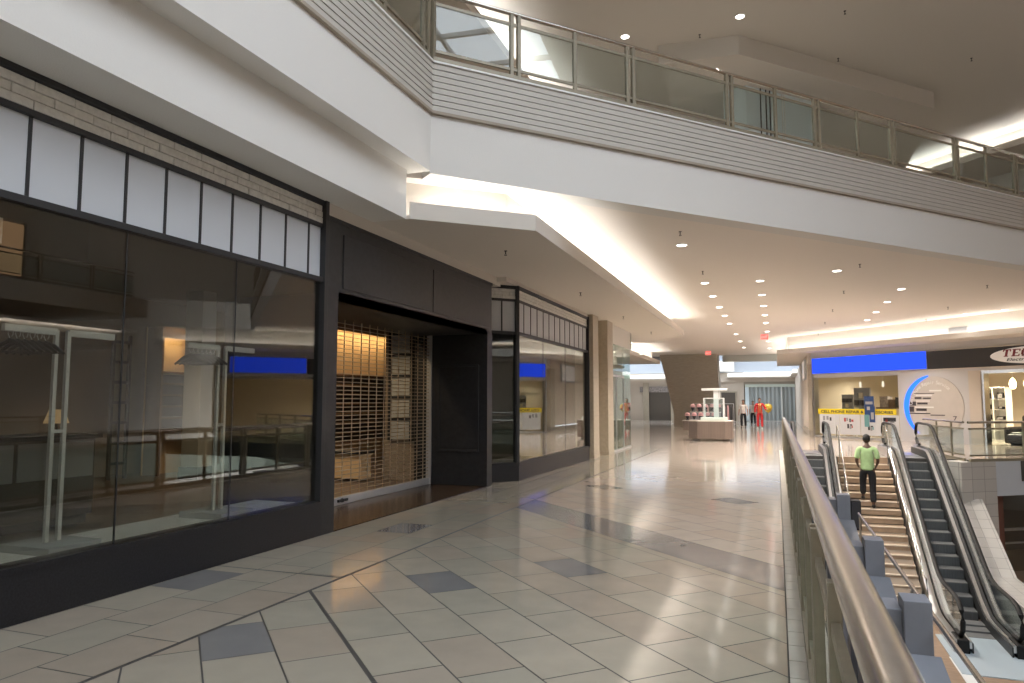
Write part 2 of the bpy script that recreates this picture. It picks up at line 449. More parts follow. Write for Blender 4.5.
shopfront('window_1', A, -2.4, 7.5, [-.82+.0, .54, 1.9, 3.26, 4.62, 5.97], m0, .40, 3.07, M['glass_shop'], 'long shop window with frosted panels and white brick band over a black kick plate, left edge of the photo')
# bay: chamfer + long face
A2 = frame((-4.97, 0), 0)
p0, p1 = (-5.46, 13.45), (-4.97, 13.97)
angC = math.degrees(math.atan2(p1[0]-p0[0], p1[1]-p0[1])); lenC = math.hypot(p1[0]-p0[0], p1[1]-p0[1])
CH = frame(p0, angC)
shopfront('window_2', CH, 0, lenC, [], [lenC*.48], .36, 2.99, M['glass_bay'], 'narrow angled shop window between the black portal and the bay', endpost=True, zoff=-.10)
shopfront('window_3', A2, 13.97, 19.86, [15.75, 17.6], [13.97+.453*k for k in range(1,13)], .36, 2.99, M['glass_bay'], 'bay shop window with frosted panels beside the beige pillars', endpost=True, zoff=-.10)

# black portal with roller grille
r = sroot('trim_3', (-5.3, 10.2, 0), 'black portal around the closed security grille', 'portal')
pf = MB()
pf.box(-5.36,-5.2, 7.5,7.76, 0,3.92).box(-5.36,-5.2, 7.76,13.02, 2.91,3.92).box(-5.34,-5.19, 7.5,13.05, 3.88,3.93)
pf.build('fascia', M['black'], r)
fp = MB()
for a, b in ((7.85, 10.4), (10.44, 12.95)): fp.box(-5.2, -5.185, a, b, 3.05, 3.75)
fp.build('fascia_panel', M['black'], r, bevel=.006)
MB().box(-6.75,-5.2, 12.80,13.05, 0,2.91).build('right_jamb', M['black'], r)
jp = MB()
for a in ((-6.24,-6.20,.65,2.32),(-5.41,-5.37,.65,2.32)): jp.box(a[0],a[1],12.775,12.80,a[2],a[3])
jp.box(-6.2,-5.41,12.775,12.80,2.28,2.32).box(-6.2,-5.41,12.775,12.80,.65,.69)
jp.build('raised_moulding', M['black_frame'], r, bevel=.004)
MB().box(-6.75,-5.36, 7.5,7.76, 0,2.91).build('left_jamb', M['black'], r)
MB().box(-6.75,-5.2, 7.76,12.8, 2.91,3.0).build('header_soffit', M['black'], r)
MB().box(-6.6,-5.2, 7.76,12.8, 0,.012).build('threshold', wood('entry_wood', (.05,.03,.018), .22), r)
XG = -6.42
g = thing('security_grille', 'closed rolling security grille across the black shop portal', 'grille', (XG, 10.3, .012))
sl = MB(); z = .2
while z < 2.9:
    sl.tube([(XG, 7.78, z), (XG, 12.78, z)], .0065, 6); z += .066
for k in range(1, 20):
    yy = 7.78+k*.25
    sl.box(XG-.006, XG+.006, yy-.008, yy+.008, .14, 2.9)
sl.build('slat_curtain', M['grille'], g)
MB().box(XG-.03, XG+.03, 7.78, 12.78, .012, .135).build('bottom_bar', M['alu'], g, bevel=.006)
MB().lathe([(.03,0),(.045,.01),(.045,.05),(.02,.06)], (XG+.02, 9.75, .05)).box(XG+.03,XG+.06,9.62,9.88,.06,.1).build('lock', M['deck_dark'], g)
for yy in (7.765, 12.755):
    MB().box(XG-.05, XG+.05, yy, yy+.035, .012, 2.91).build('guide_rail', M['alu'], g)
# beige bulkhead over the portal and between windows
struct(MB().box(-5.5,-5.2, 7.5,13.5, 3.93,4.12).build('trim_4', M['soffit']))
struct(MB().box(-5.55,-5.0, 13.3,19.9, 4.0,4.12).build('trim_5', M['soffit']))

# beige pillars and glass shop
def pillar(n, x0, x1, y0, y1, lab):
    r = sroot(n, ((x0+x1)/2,(y0+y1)/2,0), lab, 'pillar')
    MB().box(x0,x1,y0,y1,.12,4.1).build('shaft', M['beige_stone'], r, bevel=.01)
    MB().box(x0-.012,x1+.012,y0-.012,y1+.012,0,.12).build('plinth', M['beige_stone'], r, bevel=.006)
    MB().box(x0-.003,x1+.003,y0-.003,y1+.003,2.3,2.31).box(x0-.003,x1+.003,y0-.003,y1+.003,1.2,1.21).build('joint_line', M['taupe'], r)
pillar('trim_6', -5.4, -4.86, 19.95, 20.6, 'beige stone pillar beside the bay shop window')
pillar('trim_7', -5.4, -4.80, 21.55, 22.3, 'beige stone pillar nearer the glass shop')
struct(MB().box(-5.6,-5.25,20.6,21.55,0,4.1).build('wall_between_pillars', M['beige_stone']))
gs = sroot('window_4', (-4.95, 24.1, 0), 'all glass shop corner beyond the beige pillars', 'shop window')
for a, b in ((22.3,23.4),(23.42,24.6),(24.62,25.85)):
    MB().box(-4.955,-4.943,a,b,.06,3.48).build('pane', M['glass_green'], gs)
for k in range(3):
    MB().box(-6.1-k*1.2,-4.96-k*1.2,25.84,25.852,.06,3.48).build('pane', M['glass_green'], gs)
fr = MB()
fr.box(-4.99,-4.91,22.3,25.88,0,.06).box(-8.6,-4.91,25.81,25.88,0,.06)
for yy in (22.32,23.4,24.6): fr.box(-4.985,-4.925,yy-.015,yy+.015,.06,2.45)
fr.box(-4.985,-4.925,22.3,24.7,2.42,2.48)
fr.build('window_frame', M['alu'], gs)
MB().box(-5.1,-4.9,22.3,25.9,3.48,4.1).box(-8.7,-4.9,25.72,25.9,3.48,4.1).build('fascia', M['plaster'], gs)
# rooms behind the shop windows
def room(name, x0, x1, y0, y1, z0, z1, wm, fm, cm, openx=True):
    struct(MB().box(x0-.1,x0,y0,y1,z0,z1).build('wall_'+name+'_back', wm))
    struct(MB().box(x0,x1,y0-.1,y0,z0,z1).build('wall_'+name+'_near', wm))
    struct(MB().box(x0,x1,y1,y1+.1,z0,z1).build('wall_'+name+'_far', wm))
    struct(MB().box(x0,x1,y0,y1,z0-.08,z0).build('floor_'+name, fm))
    struct(MB().box(x0,x1,y0,y1,z1,z1+.1).build('ceiling_'+name, cm))
struct(MB().box(-13.7,-13.6,-2.6,21,.004,3.95).build('wall_dark_shop_back', M['store_mid']))
struct(MB().box(-13.6,-5.36,-2.7,-2.6,.004,3.95).build('wall_dark_shop_near', M['store_mid']))
struct(MB().box(-7.55,-5.36,13.2,13.3,.004,3.95).build('wall_dark_shop_far', M['store_mid']))
struct(MB().box(-7.65,-7.55,13.2,21,.004,3.95).build('wall_dark_shop_side', M['store_mid']))
struct(MB().box(-13.6,-7.55,21,21.1,.004,3.95).build('wall_dark_shop_end', M['store_mid']))
struct(MB().prism([(-13.6,-2.6),(-5.36,-2.6),(-5.36,13.25),(-7.6,13.25),(-7.6,21),(-13.6,21)],-.08,.004).build('floor_dark_shop', M['wood_dark']))
struct(MB().prism([(-13.6,-2.6),(-5.36,-2.6),(-5.36,13.25),(-7.6,13.25),(-7.6,21),(-13.6,21)],3.95,4.05).build('ceiling_dark_shop', M['store_dark']))
room('bay_shop', -7.4, -5.5, 13.45, 20.4, .006, 3.95, M['store_dark'], M['tech_floor'], M['store_dark'])
room('glass_shop', -9.5, -5.2, 22.4, 25.75, .005, 3.5, M['beige_wall'], M['tech_floor'], M['plaster'])
struct(MB().box(-6.15,-5.37,-2.5,7.45,.004,.385).build('trim_8', M['platform'], bevel=.008))
# column inside
ic = sroot('trim_9', (-11.5, 12.1, 0), 'grey square column inside the dark shop', 'column')
MB().box(-11.75,-11.3,11.9,12.3,.25,3.95).build('shaft', M['col_grey'], ic, bevel=.01)
MB().box(-11.78,-11.27,11.87,12.33,.004,.25).build('plinth', M['black_frame'], ic)
# shelving wall with lit niche
def lit_shelves(name, X, y0, y1, zb, z0, z1, lab, n=5):
    t = thing(name, lab, 'shelving', (X, (y0+y1)/2, .004))
    MB().box(X-.05, X, y0-.15, y1+.15, .004, z1+.2).build('back_panel', M['warm_wall'], t)
    for yy in (y0-.15, y1+.09): MB().box(X, X+.42, yy, yy+.06, .004, z1+.2).build('side_panel', M['wood_shelf'], t)
    MB().box(X, X+.42, y0-.15, y1+.15, z1+.1, z1+.2).build('top_panel', M['wood_shelf'], t)
    for k in range(n+1):
        z = zb+(z0-zb)*k/n
        MB().box(X, X+.42, y0-.09, y1+.09, z-.02, z+.02).build('shelf', M['wood_shelf'], t)
    MB().box(X+.02,X+.05,y0-.09,y1+.09,zb,z0-.03).build('dark_backing', M['store_dark'], t)
    MB().box(X+.33,X+.38,y0,y1,z1+.04,z1+.07).build('lamp_strip', M['niche_lamp'], t)
    MB().box(X+.40,X+.425,y0-.15,y1+.15,z1-.04,z1+.1).build('valance', M['wood_shelf'], t)
    return t
lit_shelves('shelf_wall', -13.0, 12.25, 13.1, 1.0, 2.25, 3.05, 'wooden shelving with a glowing warm niche, seen between rack and column in the dark shop', 5)
lit_shelves('display_shelving', -11.0, 15.5, 19.1, .55, 2.3, 3.5, 'wide wooden shelving with a glowing warm niche behind the security grille', 7)
# ladder-like dark frames on the wall
for q, (X, y0, lab) in enumerate([(-12.9, 11.35, 'tall dark ladder frame left of the glowing niche in the dark shop'), (-10.9, 14.9, 'tall dark ladder frame beside the wide warm niche behind the grille')]):
    t = thing('ladder_frame', lab, 'ladder frame', (X, y0, .004))
    for yy in (y0-.2, y0+.2): MB().box(X-.03,X+.03,yy-.03,yy+.03,.004,3.0).build('rail', M['black_frame'], t)
    for k in range(7): MB().box(X-.025,X+.025,y0-.17,y0+.17,.3+.42*k,.36+.42*k).build('rung', M['black_frame'], t)
# counter and table lamps
t = thing('sales_counter', 'long dark sales counter with a pale front inside the dark shop', 'counter', (-9.0, 5.8, .004))
MB().box(-9.3,-8.7,4.0,7.3,.12,1.12).build('body', M['store_dark'], t)
for k in range(3): MB().box(-8.7,-8.685,4.05+1.09*k,5.09+1.09*k,.62,1.08).build('front_panel', M['col_grey'], t, bevel=.004)
MB().box(-9.35,-8.62,3.95,7.35,1.12,1.18).build('worktop', M['black_frame'], t, bevel=.006)
MB().box(-9.25,-8.75,4.05,7.25,.004,.12).build('plinth', M['black_frame'], t)
for q, yy in enumerate((6.95,)):
    t = thing('table_lamp', 'table lamp with warm shade on the dark counter inside the shop window', 'lamp', (-9.0, yy, 1.18))
    MB().lathe([(.07,0),(.07,.015),(.02,.03),(.012,.2),(.012,.22)], (-9.0,yy,1.18)).build('base', M['black_frame'], t)
    MB().lathe([(.15,.14),(.09,.32)], (-9.0,yy,1.18), cap=False).build('lamp_shade', M['shade'], t)
t = thing('wall_rack', 'tall pale panelled wall rack behind the right side of the grille', 'wall rack', (-7.2, 13.1, .8))
for x in (-7.5,-7.0): MB().box(x-.03,x+.03,13.1,13.2,.8,3.05).build('upright', M['black_frame'], t)
for k in range(5): MB().box(-7.47,-7.03,13.14,13.19,.84+.44*k,1.22+.44*k).build('panel', M['col_grey'], t); MB().box(-7.47,-7.03,13.12,13.19,1.22+.44*k,1.28+.44*k).build('shelf', M['black_frame'], t)
t = thing('display_table', 'pale display table standing behind the security grille', 'table', (-8.4, 13.0, .004))
MB().box(-9.6,-7.9,12.7,13.1,.05,.55).build('body', M['warm_wall'], t, bevel=.01); MB().box(-9.65,-7.85,12.65,13.15,.55,.6).build('table_top', M['black_frame'], t); MB().box(-9.5,-8.0,12.75,13.05,.004,.05).build('plinth', M['black_frame'], t)
# clothes racks in the window with black hangers
def rack(X, yc, lab):
    t = thing('clothes_rack', lab, 'clothes rack', (X, yc, .385))
    MB().box(X-.28,X+.28,yc-.24,yc+.24,.385,.45).build('base', M['col_grey'], t, bevel=.006)
    for s in (-1, 1):
        MB().box(X-.016,X+.016,yc+s*.055-.016,yc+s*.055+.016,.45,2.2).build('post', M['chrome_grey'], t)
        a, b = (yc-.5, yc-.055) if s < 0 else (yc+.055, yc+.5)
        MB().box(X-.02,X+.02,a,b,2.16,2.215).build('arm', M['chrome_grey'], t)
        
    MB().box(X-.012,X+.012,yc-.055,yc+.055,1.34,1.37).build('crossbar', M['chrome_grey'], t)
    return t
rack(-5.68, 4.40, 'chrome clothes rack standing in the shop window nearest the camera')
rack(-5.68, 6.28, 'chrome clothes rack standing in the shop window beside the black portal')
def hanger(X, y, z):
    t = thing('hanger', 'x', 'hanger', (X, y, z))
    path = [(X,y,z-.0)]
    MB().tube([(X+.03*math.cos(a), y, z-.02+.03*math.sin(a)) for a in [R(-60+30*k) for k in range(9)]]+[(X,y,z-.07)], .004, 6).build('hook', M['chrome_grey'], t)
    MB().tube([(X-.21,y,z-.17),(X-.1,y,z-.11),(X,y,z-.08),(X+.1,y,z-.11),(X+.21,y,z-.17)], [.008,.014,.016,.014,.008], 8, sq=(1,1.4)).tube([(X-.2,y,z-.165),(X+.2,y,z-.165)],.005,6).build('shoulder', M['hanger'], t)
    return t
h0 = None
for (yc, side, n, w) in ((4.40, -1, 6, 'rack nearest the camera'), (6.28, -1, 6, 'rack beside the black portal')):
    for k in range(n):
        y = yc + side*(.14+.06*k)
        lab = 'empty black hanger on the %s, %s one out from the posts' % (w, ORD[k])
        if h0 is None: h0 = hanger(-5.68, y, 2.165); h0['label'] = lab; h0['group'] = 'black hangers on the window racks'
        else: dup(h0, (-5.68, y, 2.165), lab, 'black hangers on the window racks')
# sticker frame in the top corner of the shop window
t = thing('hanging_frame', 'empty white outlined frame hanging at the top left of the shop window', 'frame', (-5.5, 3.4, 2.75))
fr = MB(); fr.box(-5.51,-5.49,3.05,3.72,2.98,2.995).box(-5.51,-5.49,3.05,3.72,2.80,2.815).box(-5.51,-5.49,3.705,3.72,2.815,2.98).box(-5.51,-5.49,3.05,3.065,2.815,2.98)
fr.build('outline', M['white_line'], t)
# warm lamps inside the dark shop
def area(name, loc, size, energy, col=(1,.8,.55), rot=(0,0,0), sy=None):
    d = bpy.data.lights.new(name, 'AREA'); d.energy = energy; d.color = col; d.size = size
    if sy: d.shape = 'RECTANGLE'; d.size_y = sy
    o = bpy.data.objects.new(name, d); COL.objects.link(o); o.location = loc; o.rotation_euler = rot; return o
def spot(name, loc, energy, col=(1,.88,.72), ang=120, blend=.6, rad=.06, rot=(0,0,0)):
    d = bpy.data.lights.new(name, 'SPOT'); d.energy = energy; d.color = col; d.spot_size = R(ang); d.spot_blend = blend; d.shadow_soft_size = rad
    o = bpy.data.objects.new(name, d); COL.objects.link(o); o.location = loc; o.rotation_euler = rot; return o
spot('shop_spot', (-10.2, 10.3, 3.9), 160, (1,.72,.4)); spot('shop_spot', (-9.2, 15.2, 3.9), 200, (1,.75,.5)); spot('shop_spot', (-7.4, 11.2, 3.9), 190, (1,.75,.45)); spot('shop_spot', (-12.2, 12.6, 3.9), 60, (1,.7,.4))
spot('glass_shop_spot', (-6.5, 24.2, 3.45), 150, (.95,1,.95))

# ------------------------------------------------------------------ bulkheads, soffits, ceilings
struct(MB().box(-5.6,-4.68,-3,8.56,4.09,4.80).build('trim_10', M['plaster']))          # first drop over the shop windows
struct(MB().box(-5.6,-4.40,-3,8.72,4.775,5.66).build('trim_11', M['plaster']))
# white fascia under the balcony, along the oblique line
F0 = B(0,-.03); F1 = B(26,-.03)
fa = MB().fbox(B, 0, 26, -.4, -.03, 4.745, 5.62)
fa.fbox(BL, 0, 11.7, .03, .4, 5.4, 5.62)
struct(fa.build('trim_12', M['plaster']))
# lap siding: boards on both arms
sd = MB(); n = 8; h = (6.31-5.62)/n
for k in range(n):
    z0 = 5.62+k*h
    for F, L, sg in ((B, 26, 1), (BL, 11.7, -1)):
        c = [F(0, 0), F(L, 0)]
        o0, o1 = (.026*sg, .014*sg)
        a = [F(0 if sg > 0 else 0, o0), F(L, o0), F(L, o1), F(0, o1), F(0, -.06*sg), F(L, -.06*sg)]
        # bevelled board: thicker at its lower edge
        vs = [(*a[0],z0),(*a[1],z0),(*a[2],z0+h-.004),(*a[3],z0+h-.004),(*a[4],z0),(*a[5],z0),(*a[5],z0+h),(*a[4],z0+h)]
        sd.add(vs, [(0,1,2,3),(0,4,5,1),(3,2,6,7),(1,5,6,2),(0,3,7,4),(4,7,6,5)])
struct(sd.build('trim_13', M['siding']))
wl = MB().fbox(B, 0, 26, -.06, .045, 6.31, 6.335).fbox(BL, 0, 11.7, -.045, .06, 6.31, 6.335)
struct(wl.build('trim_14', M['white_line']))
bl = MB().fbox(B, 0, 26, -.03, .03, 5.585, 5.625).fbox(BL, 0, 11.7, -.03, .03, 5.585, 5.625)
struct(bl.build('trim_15', pbr('siding_base_trim', (.36,.31,.25), .7)))  # tan trim strip along the lower edge of the siding
# gallery ceiling (its front edge is the balcony line)
c0 = B(0,-.35); c1 = B(26,-.35)
struct(MB().prism([(-5.6,8.3), c0, c1, (16,40), (16,51), (-13,51), (-13,22), (-5.6,22)], ZC, ZC+.12).build('ceiling', M['ceil']))
# upper floor slab
u0 = B(0,-.1); u1 = B(26,-.1)
struct(MB().prism([(-4.6,-3),(-4.6,8.6), u0, u1, (16,44),(-13,44),(-13,-3)], 5.7, ZU).build('floor_upper', M['beige_wall']))

def lipbox(name, poly, z0, lip, mat, cove=None, inner=.5, zc=ZC):
    """hung soffit: flat underside with an upstand lip round the edge and a recessed back wall; lamps lie in the trough"""
    b = MB(); b.prism(poly, z0, z0+.05); n = len(poly)
    for i in cove:
        p, q = Vector((*poly[i],0)), Vector((*poly[(i+1)%n],0))
        t = (q-p).normalized(); nn = Vector((-t.y,t.x,0))       # inward for counter-clockwise polygons
        a0, a1 = p, q; b0, b1 = p+nn*.07+t*.0, q+nn*.07
        b.prism([(a0.x,a0.y),(a1.x,a1.y),(b1.x,b1.y),(b0.x,b0.y)], z0+.05, z0+lip)
    def off_pt(i, d):        # vertex i moved inwards by d on both of its edges
        a, p, q = (Vector((*poly[(i+k) % n],0)) for k in (-1,0,1))
        t1 = (p-a).normalized(); t2 = (q-p).normalized()
        n1 = Vector((-t1.y,t1.x,0)); n2 = Vector((-t2.y,t2.x,0)); m = (n1+n2).normalized()
        return p+m*(d/max(.3, m.dot(n1)))
    for i in cove:
        p, q = Vector((*poly[i],0)), Vector((*poly[(i+1)%n],0)); t = (q-p).normalized(); nn = Vector((-t.y,t.x,0))
        pt_ = lambda k, d, end: off_pt(k % n, d) if ((k % n) in cove and ((k-1) % n) in cove) else ((p if end == 0 else q)+nn*d)
        w = [pt_(i, inner, 0), pt_(i+1, inner, 1), pt_(i+1, inner+.05, 1), pt_(i, inner+.05, 0)]
        b.prism([(x.x,x.y) for x in w], z0+.05, zc)
    return b.build(name, mat)
def tubes(poly, i, z, off, lab, seg=1.22, mat=None, group=None, e=.4, trim=.25):
    """row of fluorescent tubes lying along edge i"""
    n = len(poly); p, q = Vector((*poly[i],0)), Vector((*poly[(i+1)%n],0)); t = (q-p).normalized(); nn = Vector((-t.y,t.x,0))
    L = (q-p).length-2*trim; k = max(1, int(L/(seg+.05))); sg = L/k
    for c in range(k):
        a = p+t*(trim+c*sg+.02)+nn*off; b = p+t*(trim+(c+1)*sg-.02)+nn*off
        m = (a+b)/2
        th = thing('fluorescent_lamp', lab % ORD[min(c,14)] if c < 15 else (lab % 'far end') , 'lamp', (m.x, m.y, z), group)
        MB().tube([(a.x,a.y,z+.085),(b.x,b.y,z+.085)], .03, 10).build('tube', mat or M['tube'], th)
        w = nn*.03
        MB().prism([((a-w).x,(a-w).y),((b-w).x,(b-w).y),((b+w).x,(b+w).y),((a+w).x,(a+w).y)], z, z+.035).build('batten', M['white_line'], th)
# left hung soffit (counter-clockwise): facet edge 0, long edge 1
PL = [(-4.62,8.575),(-3.23,9.82),(-3.25,27.7),(-4.9,30.3),(-5.62,30.3),(-5.62,8.57)]
struct(lipbox('trim_16', PL, 4.09, .235, M['soffit'], cove=[0,1,2], inner=.55))
tubes(PL, 0, 4.14, .28, 'fluorescent tube in the short cove facet under the balcony corner, %s from the left', group='cove lamps')
tubes(PL, 1, 4.14, .28, 'fluorescent tube hidden in the long left cove, %s from the balcony', group='cove lamps')
# second left soffit further on
PL2 = [(-6.87,31.5),(-6.87,46),(-12.9,46),(-12.9,26.2),(-8.2,30.2)]
struct(lipbox('trim_17', PL2, 4.0, .22, M['soffit'], cove=[4,0], inner=.5))
tubes(PL2, 4, 4.05, .25, 'fluorescent tube in the second left cove, %s from the wall', group='far cove lamps')
tubes(PL2, 0, 4.05, .25, 'fluorescent tube along the second left cove, %s from its near corner', group='far cove lamps', seg=2.4)
# right hung soffit over the electronics shop
PR = [(13.2,22.42),(13.2,50),(.07,50),(.07,37.45),(7.8,28.6)]
struct(lipbox('trim_18', PR, 3.93, .2, M['soffit'], cove=[2,3,4], inner=.5))
tubes(PR, 3, 3.98, .26, 'fluorescent tube in the right cove over the blue sign, %s from its left end', group='right cove lamps', mat=M['tube2'])
tubes(PR, 4, 3.98, .26, 'fluorescent tube in the right cove beyond the frame, %s along', group='right cove lamps', mat=M['tube2'], seg=2.4)
tubes(PR, 2, 3.98, .26, 'fluorescent tube in the return of the right cove, %s along', group='right cove lamps', mat=M['tube2'], seg=2.4)
# vent on the right ceiling
vent_ = thing('air_vent', 'pale rectangular air vent in the right cove above the oval sign', 'vent', (6.3, 30.9, 4.1))
# ------------------------------------------------------------------ upper level
struct(MB().prism([(-2.5,-6),(9,-6),(9,6.5),(-2.5,6.5)], ZT-.02, ZT-.01).build('tmp_none', M['ceil_up'])) if False else None
uc = MB()
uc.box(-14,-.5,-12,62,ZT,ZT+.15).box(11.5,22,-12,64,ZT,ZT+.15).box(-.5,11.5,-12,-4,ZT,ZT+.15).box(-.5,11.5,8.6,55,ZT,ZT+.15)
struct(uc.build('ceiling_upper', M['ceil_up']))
sk = sroot('window_5', (5.5,2.3,ZT), 'glazed skylight over the atrium', 'skylight')
sb = MB()
for k in range(8): sb.box(-.5+k*1.714-.04,-.5+k*1.714+.04,-4,8.6,ZT,ZT+.12)
for k in range(6): sb.box(-.5,11.5,-4+k*2.52-.04,-4+k*2.52+.04,ZT,ZT+.12)
sb.build('glazing_bars', M['skylight_bars'], sk)
# hung panel of the upper ceiling
PU = [(4.6,23.55),(4.7,26.4),(4.7,42),(-2.6,42),(-2.6,17.95),(-.64,18.1)]
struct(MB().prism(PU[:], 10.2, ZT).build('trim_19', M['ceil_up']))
# upper coves (left, oblique right)
PLu = [(-7.7,11.4),(-5.95,12.6),(-5.95,30),(-9.1,30),(-9.1,11.4)]
struct(lipbox('trim_20', PLu, 10.0, .22, M['soffit'], cove=[0,1], inner=.55, zc=ZT))
tubes(PLu, 0, 10.05, .28, 'fluorescent tube in the short upper cove behind the balcony glass, %s from the left', group='upper cove lamps', seg=1.9)
tubes(PLu, 1, 10.05, .28, 'fluorescent tube in the long upper cove, %s from the balcony', group='upper cove lamps', seg=2.4)
PRu = [(13.2,20.92),(13.2,42),(2.0,42),(2.0,33.8),(8.0,26.9)]
struct(lipbox('trim_21', PRu, 10.0, .22, M['soffit'], cove=[3,4], inner=.5, zc=ZT))
tubes(PRu, 3, 10.05, .26, 'fluorescent tube in the upper right cove above the balcony rail, %s along', group='upper cove lamps', seg=2.4)
tubes(PRu, 4, 10.05, .26, 'fluorescent tube in the upper right cove beyond the frame, %s along', group='upper cove lamps', seg=2.4)
struct(MB().box(-9.4,-9.2,-3,44,ZU,ZT).build('wall_upper_left', M['plaster']))
TU = frame((2.6,36.2), 135)
struct(MB().fbox(TU, 0, 20, -.2, 0, ZU, ZT).build('wall_upper_right', M['plaster']))
struct(MB().box(-9.3,2.8,41.8,42,ZU,ZT).build('wall_upper_far', M['plaster']))
# pale panelled shaft behind the upper rail
sh = thing('panelled_shaft', 'pale blue panelled shaft standing behind the upper balcony glass', 'shaft', (.1, 21.6, ZU))
MB().prism([(-1.15,20.2),(-.55,20.0),(1.35,21.9),(1.2,23.4),(-1.15,23.4)], ZU, 10.2).build('body', M['upper_panel'], sh)
FS = frame((-.55,20.0), 45)
for x in (.5,.7,.84): MB().fbox(FS, x-.008, x+.008, -.005, .03, ZU, 10.2).build('cable', M['deck_dark'], sh)
for x in (1.3,1.38): MB().fbox(FS, x-.01, x+.01, -.005, .02, ZU, 10.2).build('joint_strip', M['white_line'], sh)
for q, (x0, F, w, lab) in enumerate([(1.5, TU, 4.2, 'dark upper shop window at the right end of the balcony rail'), (8, TU, 5, 'dark upper shop window far right beyond the frame')]):
    o = sroot('window_%d' % (6+q), (*F(x0+w/2), ZU), lab, 'shop window')
    MB().fbox(F, x0, x0+w, 0, .02, ZU+.3, ZU+2.7).build('pane', pbr('dark_pane', (.03,.035,.04), .1), o)
    MB().fbox(F, x0-.06, x0, 0, .06, ZU, ZU+2.76).fbox(F, x0+w, x0+w+.06, 0, .06, ZU, ZU+2.76).fbox(F, x0, x0+w, 0, .06, ZU+2.7, ZU+2.76).fbox(F, x0, x0+w, 0, .06, ZU+.2, ZU+.3).build('window_frame', M['bronze'], o)

# ------------------------------------------------------------------ railings
def railing(name, F, L, z, doubles, singles, label, loc, ho=0, hr=.033, top=1.0, hmat=None, gl=None):
    r = thing(name, label, 'railing', (loc[0], loc[1], z))
    def pt(s, zz, o=ho): p = F(s, o); return (p[0], p[1], zz)
    MB().tube([pt(0, z+top), pt(L, z+top)], hr, 16).build('handrail', hmat or M['satin'], r, smooth=True)
    MB().fbox(F, 0, L, -.03, .03, z, z+.075).build('base_channel', M['bronze'], r)
    MB().fbox(F, 0, L, -.014, .014, z+top-.195, z+top-.15).build('upper_rail', M['bronze'], r)
    MB().fbox(F, 0, L, -.014, .014, z+.145, z+.185).build('lower_rail', M['bronze'], r)
    edges = [0]
    for d in doubles:
        for x in (d-.06, d+.06):
            MB().fbox(F, x-.028, x+.028, -.028, .028, z, z+top-hr*.5).build('post', M['bronze'], r, bevel=.003)
        edges += [d]
    for x in singles:
        MB().fbox(F, x-.03, x+.03, -.022, .022, z+.03, z+top-hr*.5).build('mid_post', M['bronze'], r, bevel=.003)
        edges += [x]
    edges = sorted(set(edges+[L]))
    for a, b in zip(edges[:-1], edges[1:]):
        ea = a+(.08 if a in doubles else .025); eb = b-(.08 if b in doubles else .025)
        if eb-ea > .1: MB().fbox(F, ea, eb, -.005, .005, z+.185, z+top-.195).build('glass_panel', gl or M['glass_rail'], r)
    return r
DB = [1.32,3.43,5.58,7.8,10.05,12.21,14.49,16.7,18.9,21.1,23.3]; SB = [2.37,6.71,8.97,13.33,15.6,20,22.2]
B2 = frame(B(0,-.02), 42.3); BL2 = frame((B(0,-.02)[0], B(0,-.02)[1]-.09), 180)
rr = railing('balcony_railing', B2, 25, 6.335, DB, SB, 'bronze and glass railing along the oblique upper balcony', B(8,0), top=1.03)
cp = MB()
p = B(.04,-.02); 
cp.box(p[0]-.035,p[0]+.02,p[1]-.06,p[1]+.02,6.335,7.36); cp.build('corner_post', M['bronze'], rr, bevel=.004)
railing('balcony_railing', BL2, 11, 6.335, [.12,2.3,4.5,6.7,8.9], [1.2], 'bronze and glass railing on the balcony arm over the left shops', (-4.4,5), top=1.03)
NR = frame((.155, 25.8), 180)
nr = railing('gallery_railing', NR, 27.6, 0.0, [.1]+[2.2*k+.1 for k in range(1,13)], [2.2*k+1.2 for k in range(0,12)], 'long bronze railing with satin round handrail running beside the camera', (.175,12), hr=.054, top=1.05, gl=M['glass_green'], ho=-.045)
ng = MB().tube([(.2,25.8,1.05),(.2,25.92,1.03),(.2,25.96,.9)], .05, 12); ng.build('rail_end', M['satin'], nr, smooth=True)
# right landing railing
RA = frame((4.36,26.2), math.degrees(math.atan2(.42,-3.75))); 
railing('landing_railing', RA, 3.45, 0, [], [1.25,2.5], 'glass railing from the right escalator newel to the landing corner', (4.4,24.4), top=1.05)
RB = frame((4.8,22.5), 56)
railing('landing_railing', RB, 9, 0, [1.9+1.9*k for k in range(4)], [], 'bronze railing along the right landing in front of the oval sign shop', (8,24.8), top=1.05)

# ------------------------------------------------------------------ stairs
ZS0, YS0 = 0.0, 23.4
NST = 18; RI = 3.1/NST; TR = .299
st = thing('staircase', 'brown staircase with pale nosings between the two escalators', 'staircase', (2.29, 20.7, ZL))
for k in range(NST-1):
    zt = -RI*(k+1); y1 = YS0-TR*k; y0 = y1-TR
    s_ = MB().box(1.62,2.95,y0,y1,zt-.14,zt).build('step', M['stair_tread'], st)
    MB().box(1.62,2.95,y0-.008,y0+.035,zt-.02,zt+.004).build('nosing', M['nosing'], s_)
MB().box(1.62,2.95,YS0-.012,YS0+.02,-.17,0).build('top_riser', M['stair_tread'], st)
MB().box(1.62,2.95,YS0-.01,YS0+.03,-.02,.004).build('top_nosing', M['nosing'], st)
MB().xprism([(YS0,-.3),(YS0+.2,-.3),(YS0+.2,-.55),(YS0-TR*17,ZL),(YS0-TR*17-.3,ZL)], 1.62, 2.95).build('stringer', M['store_mid'], st)
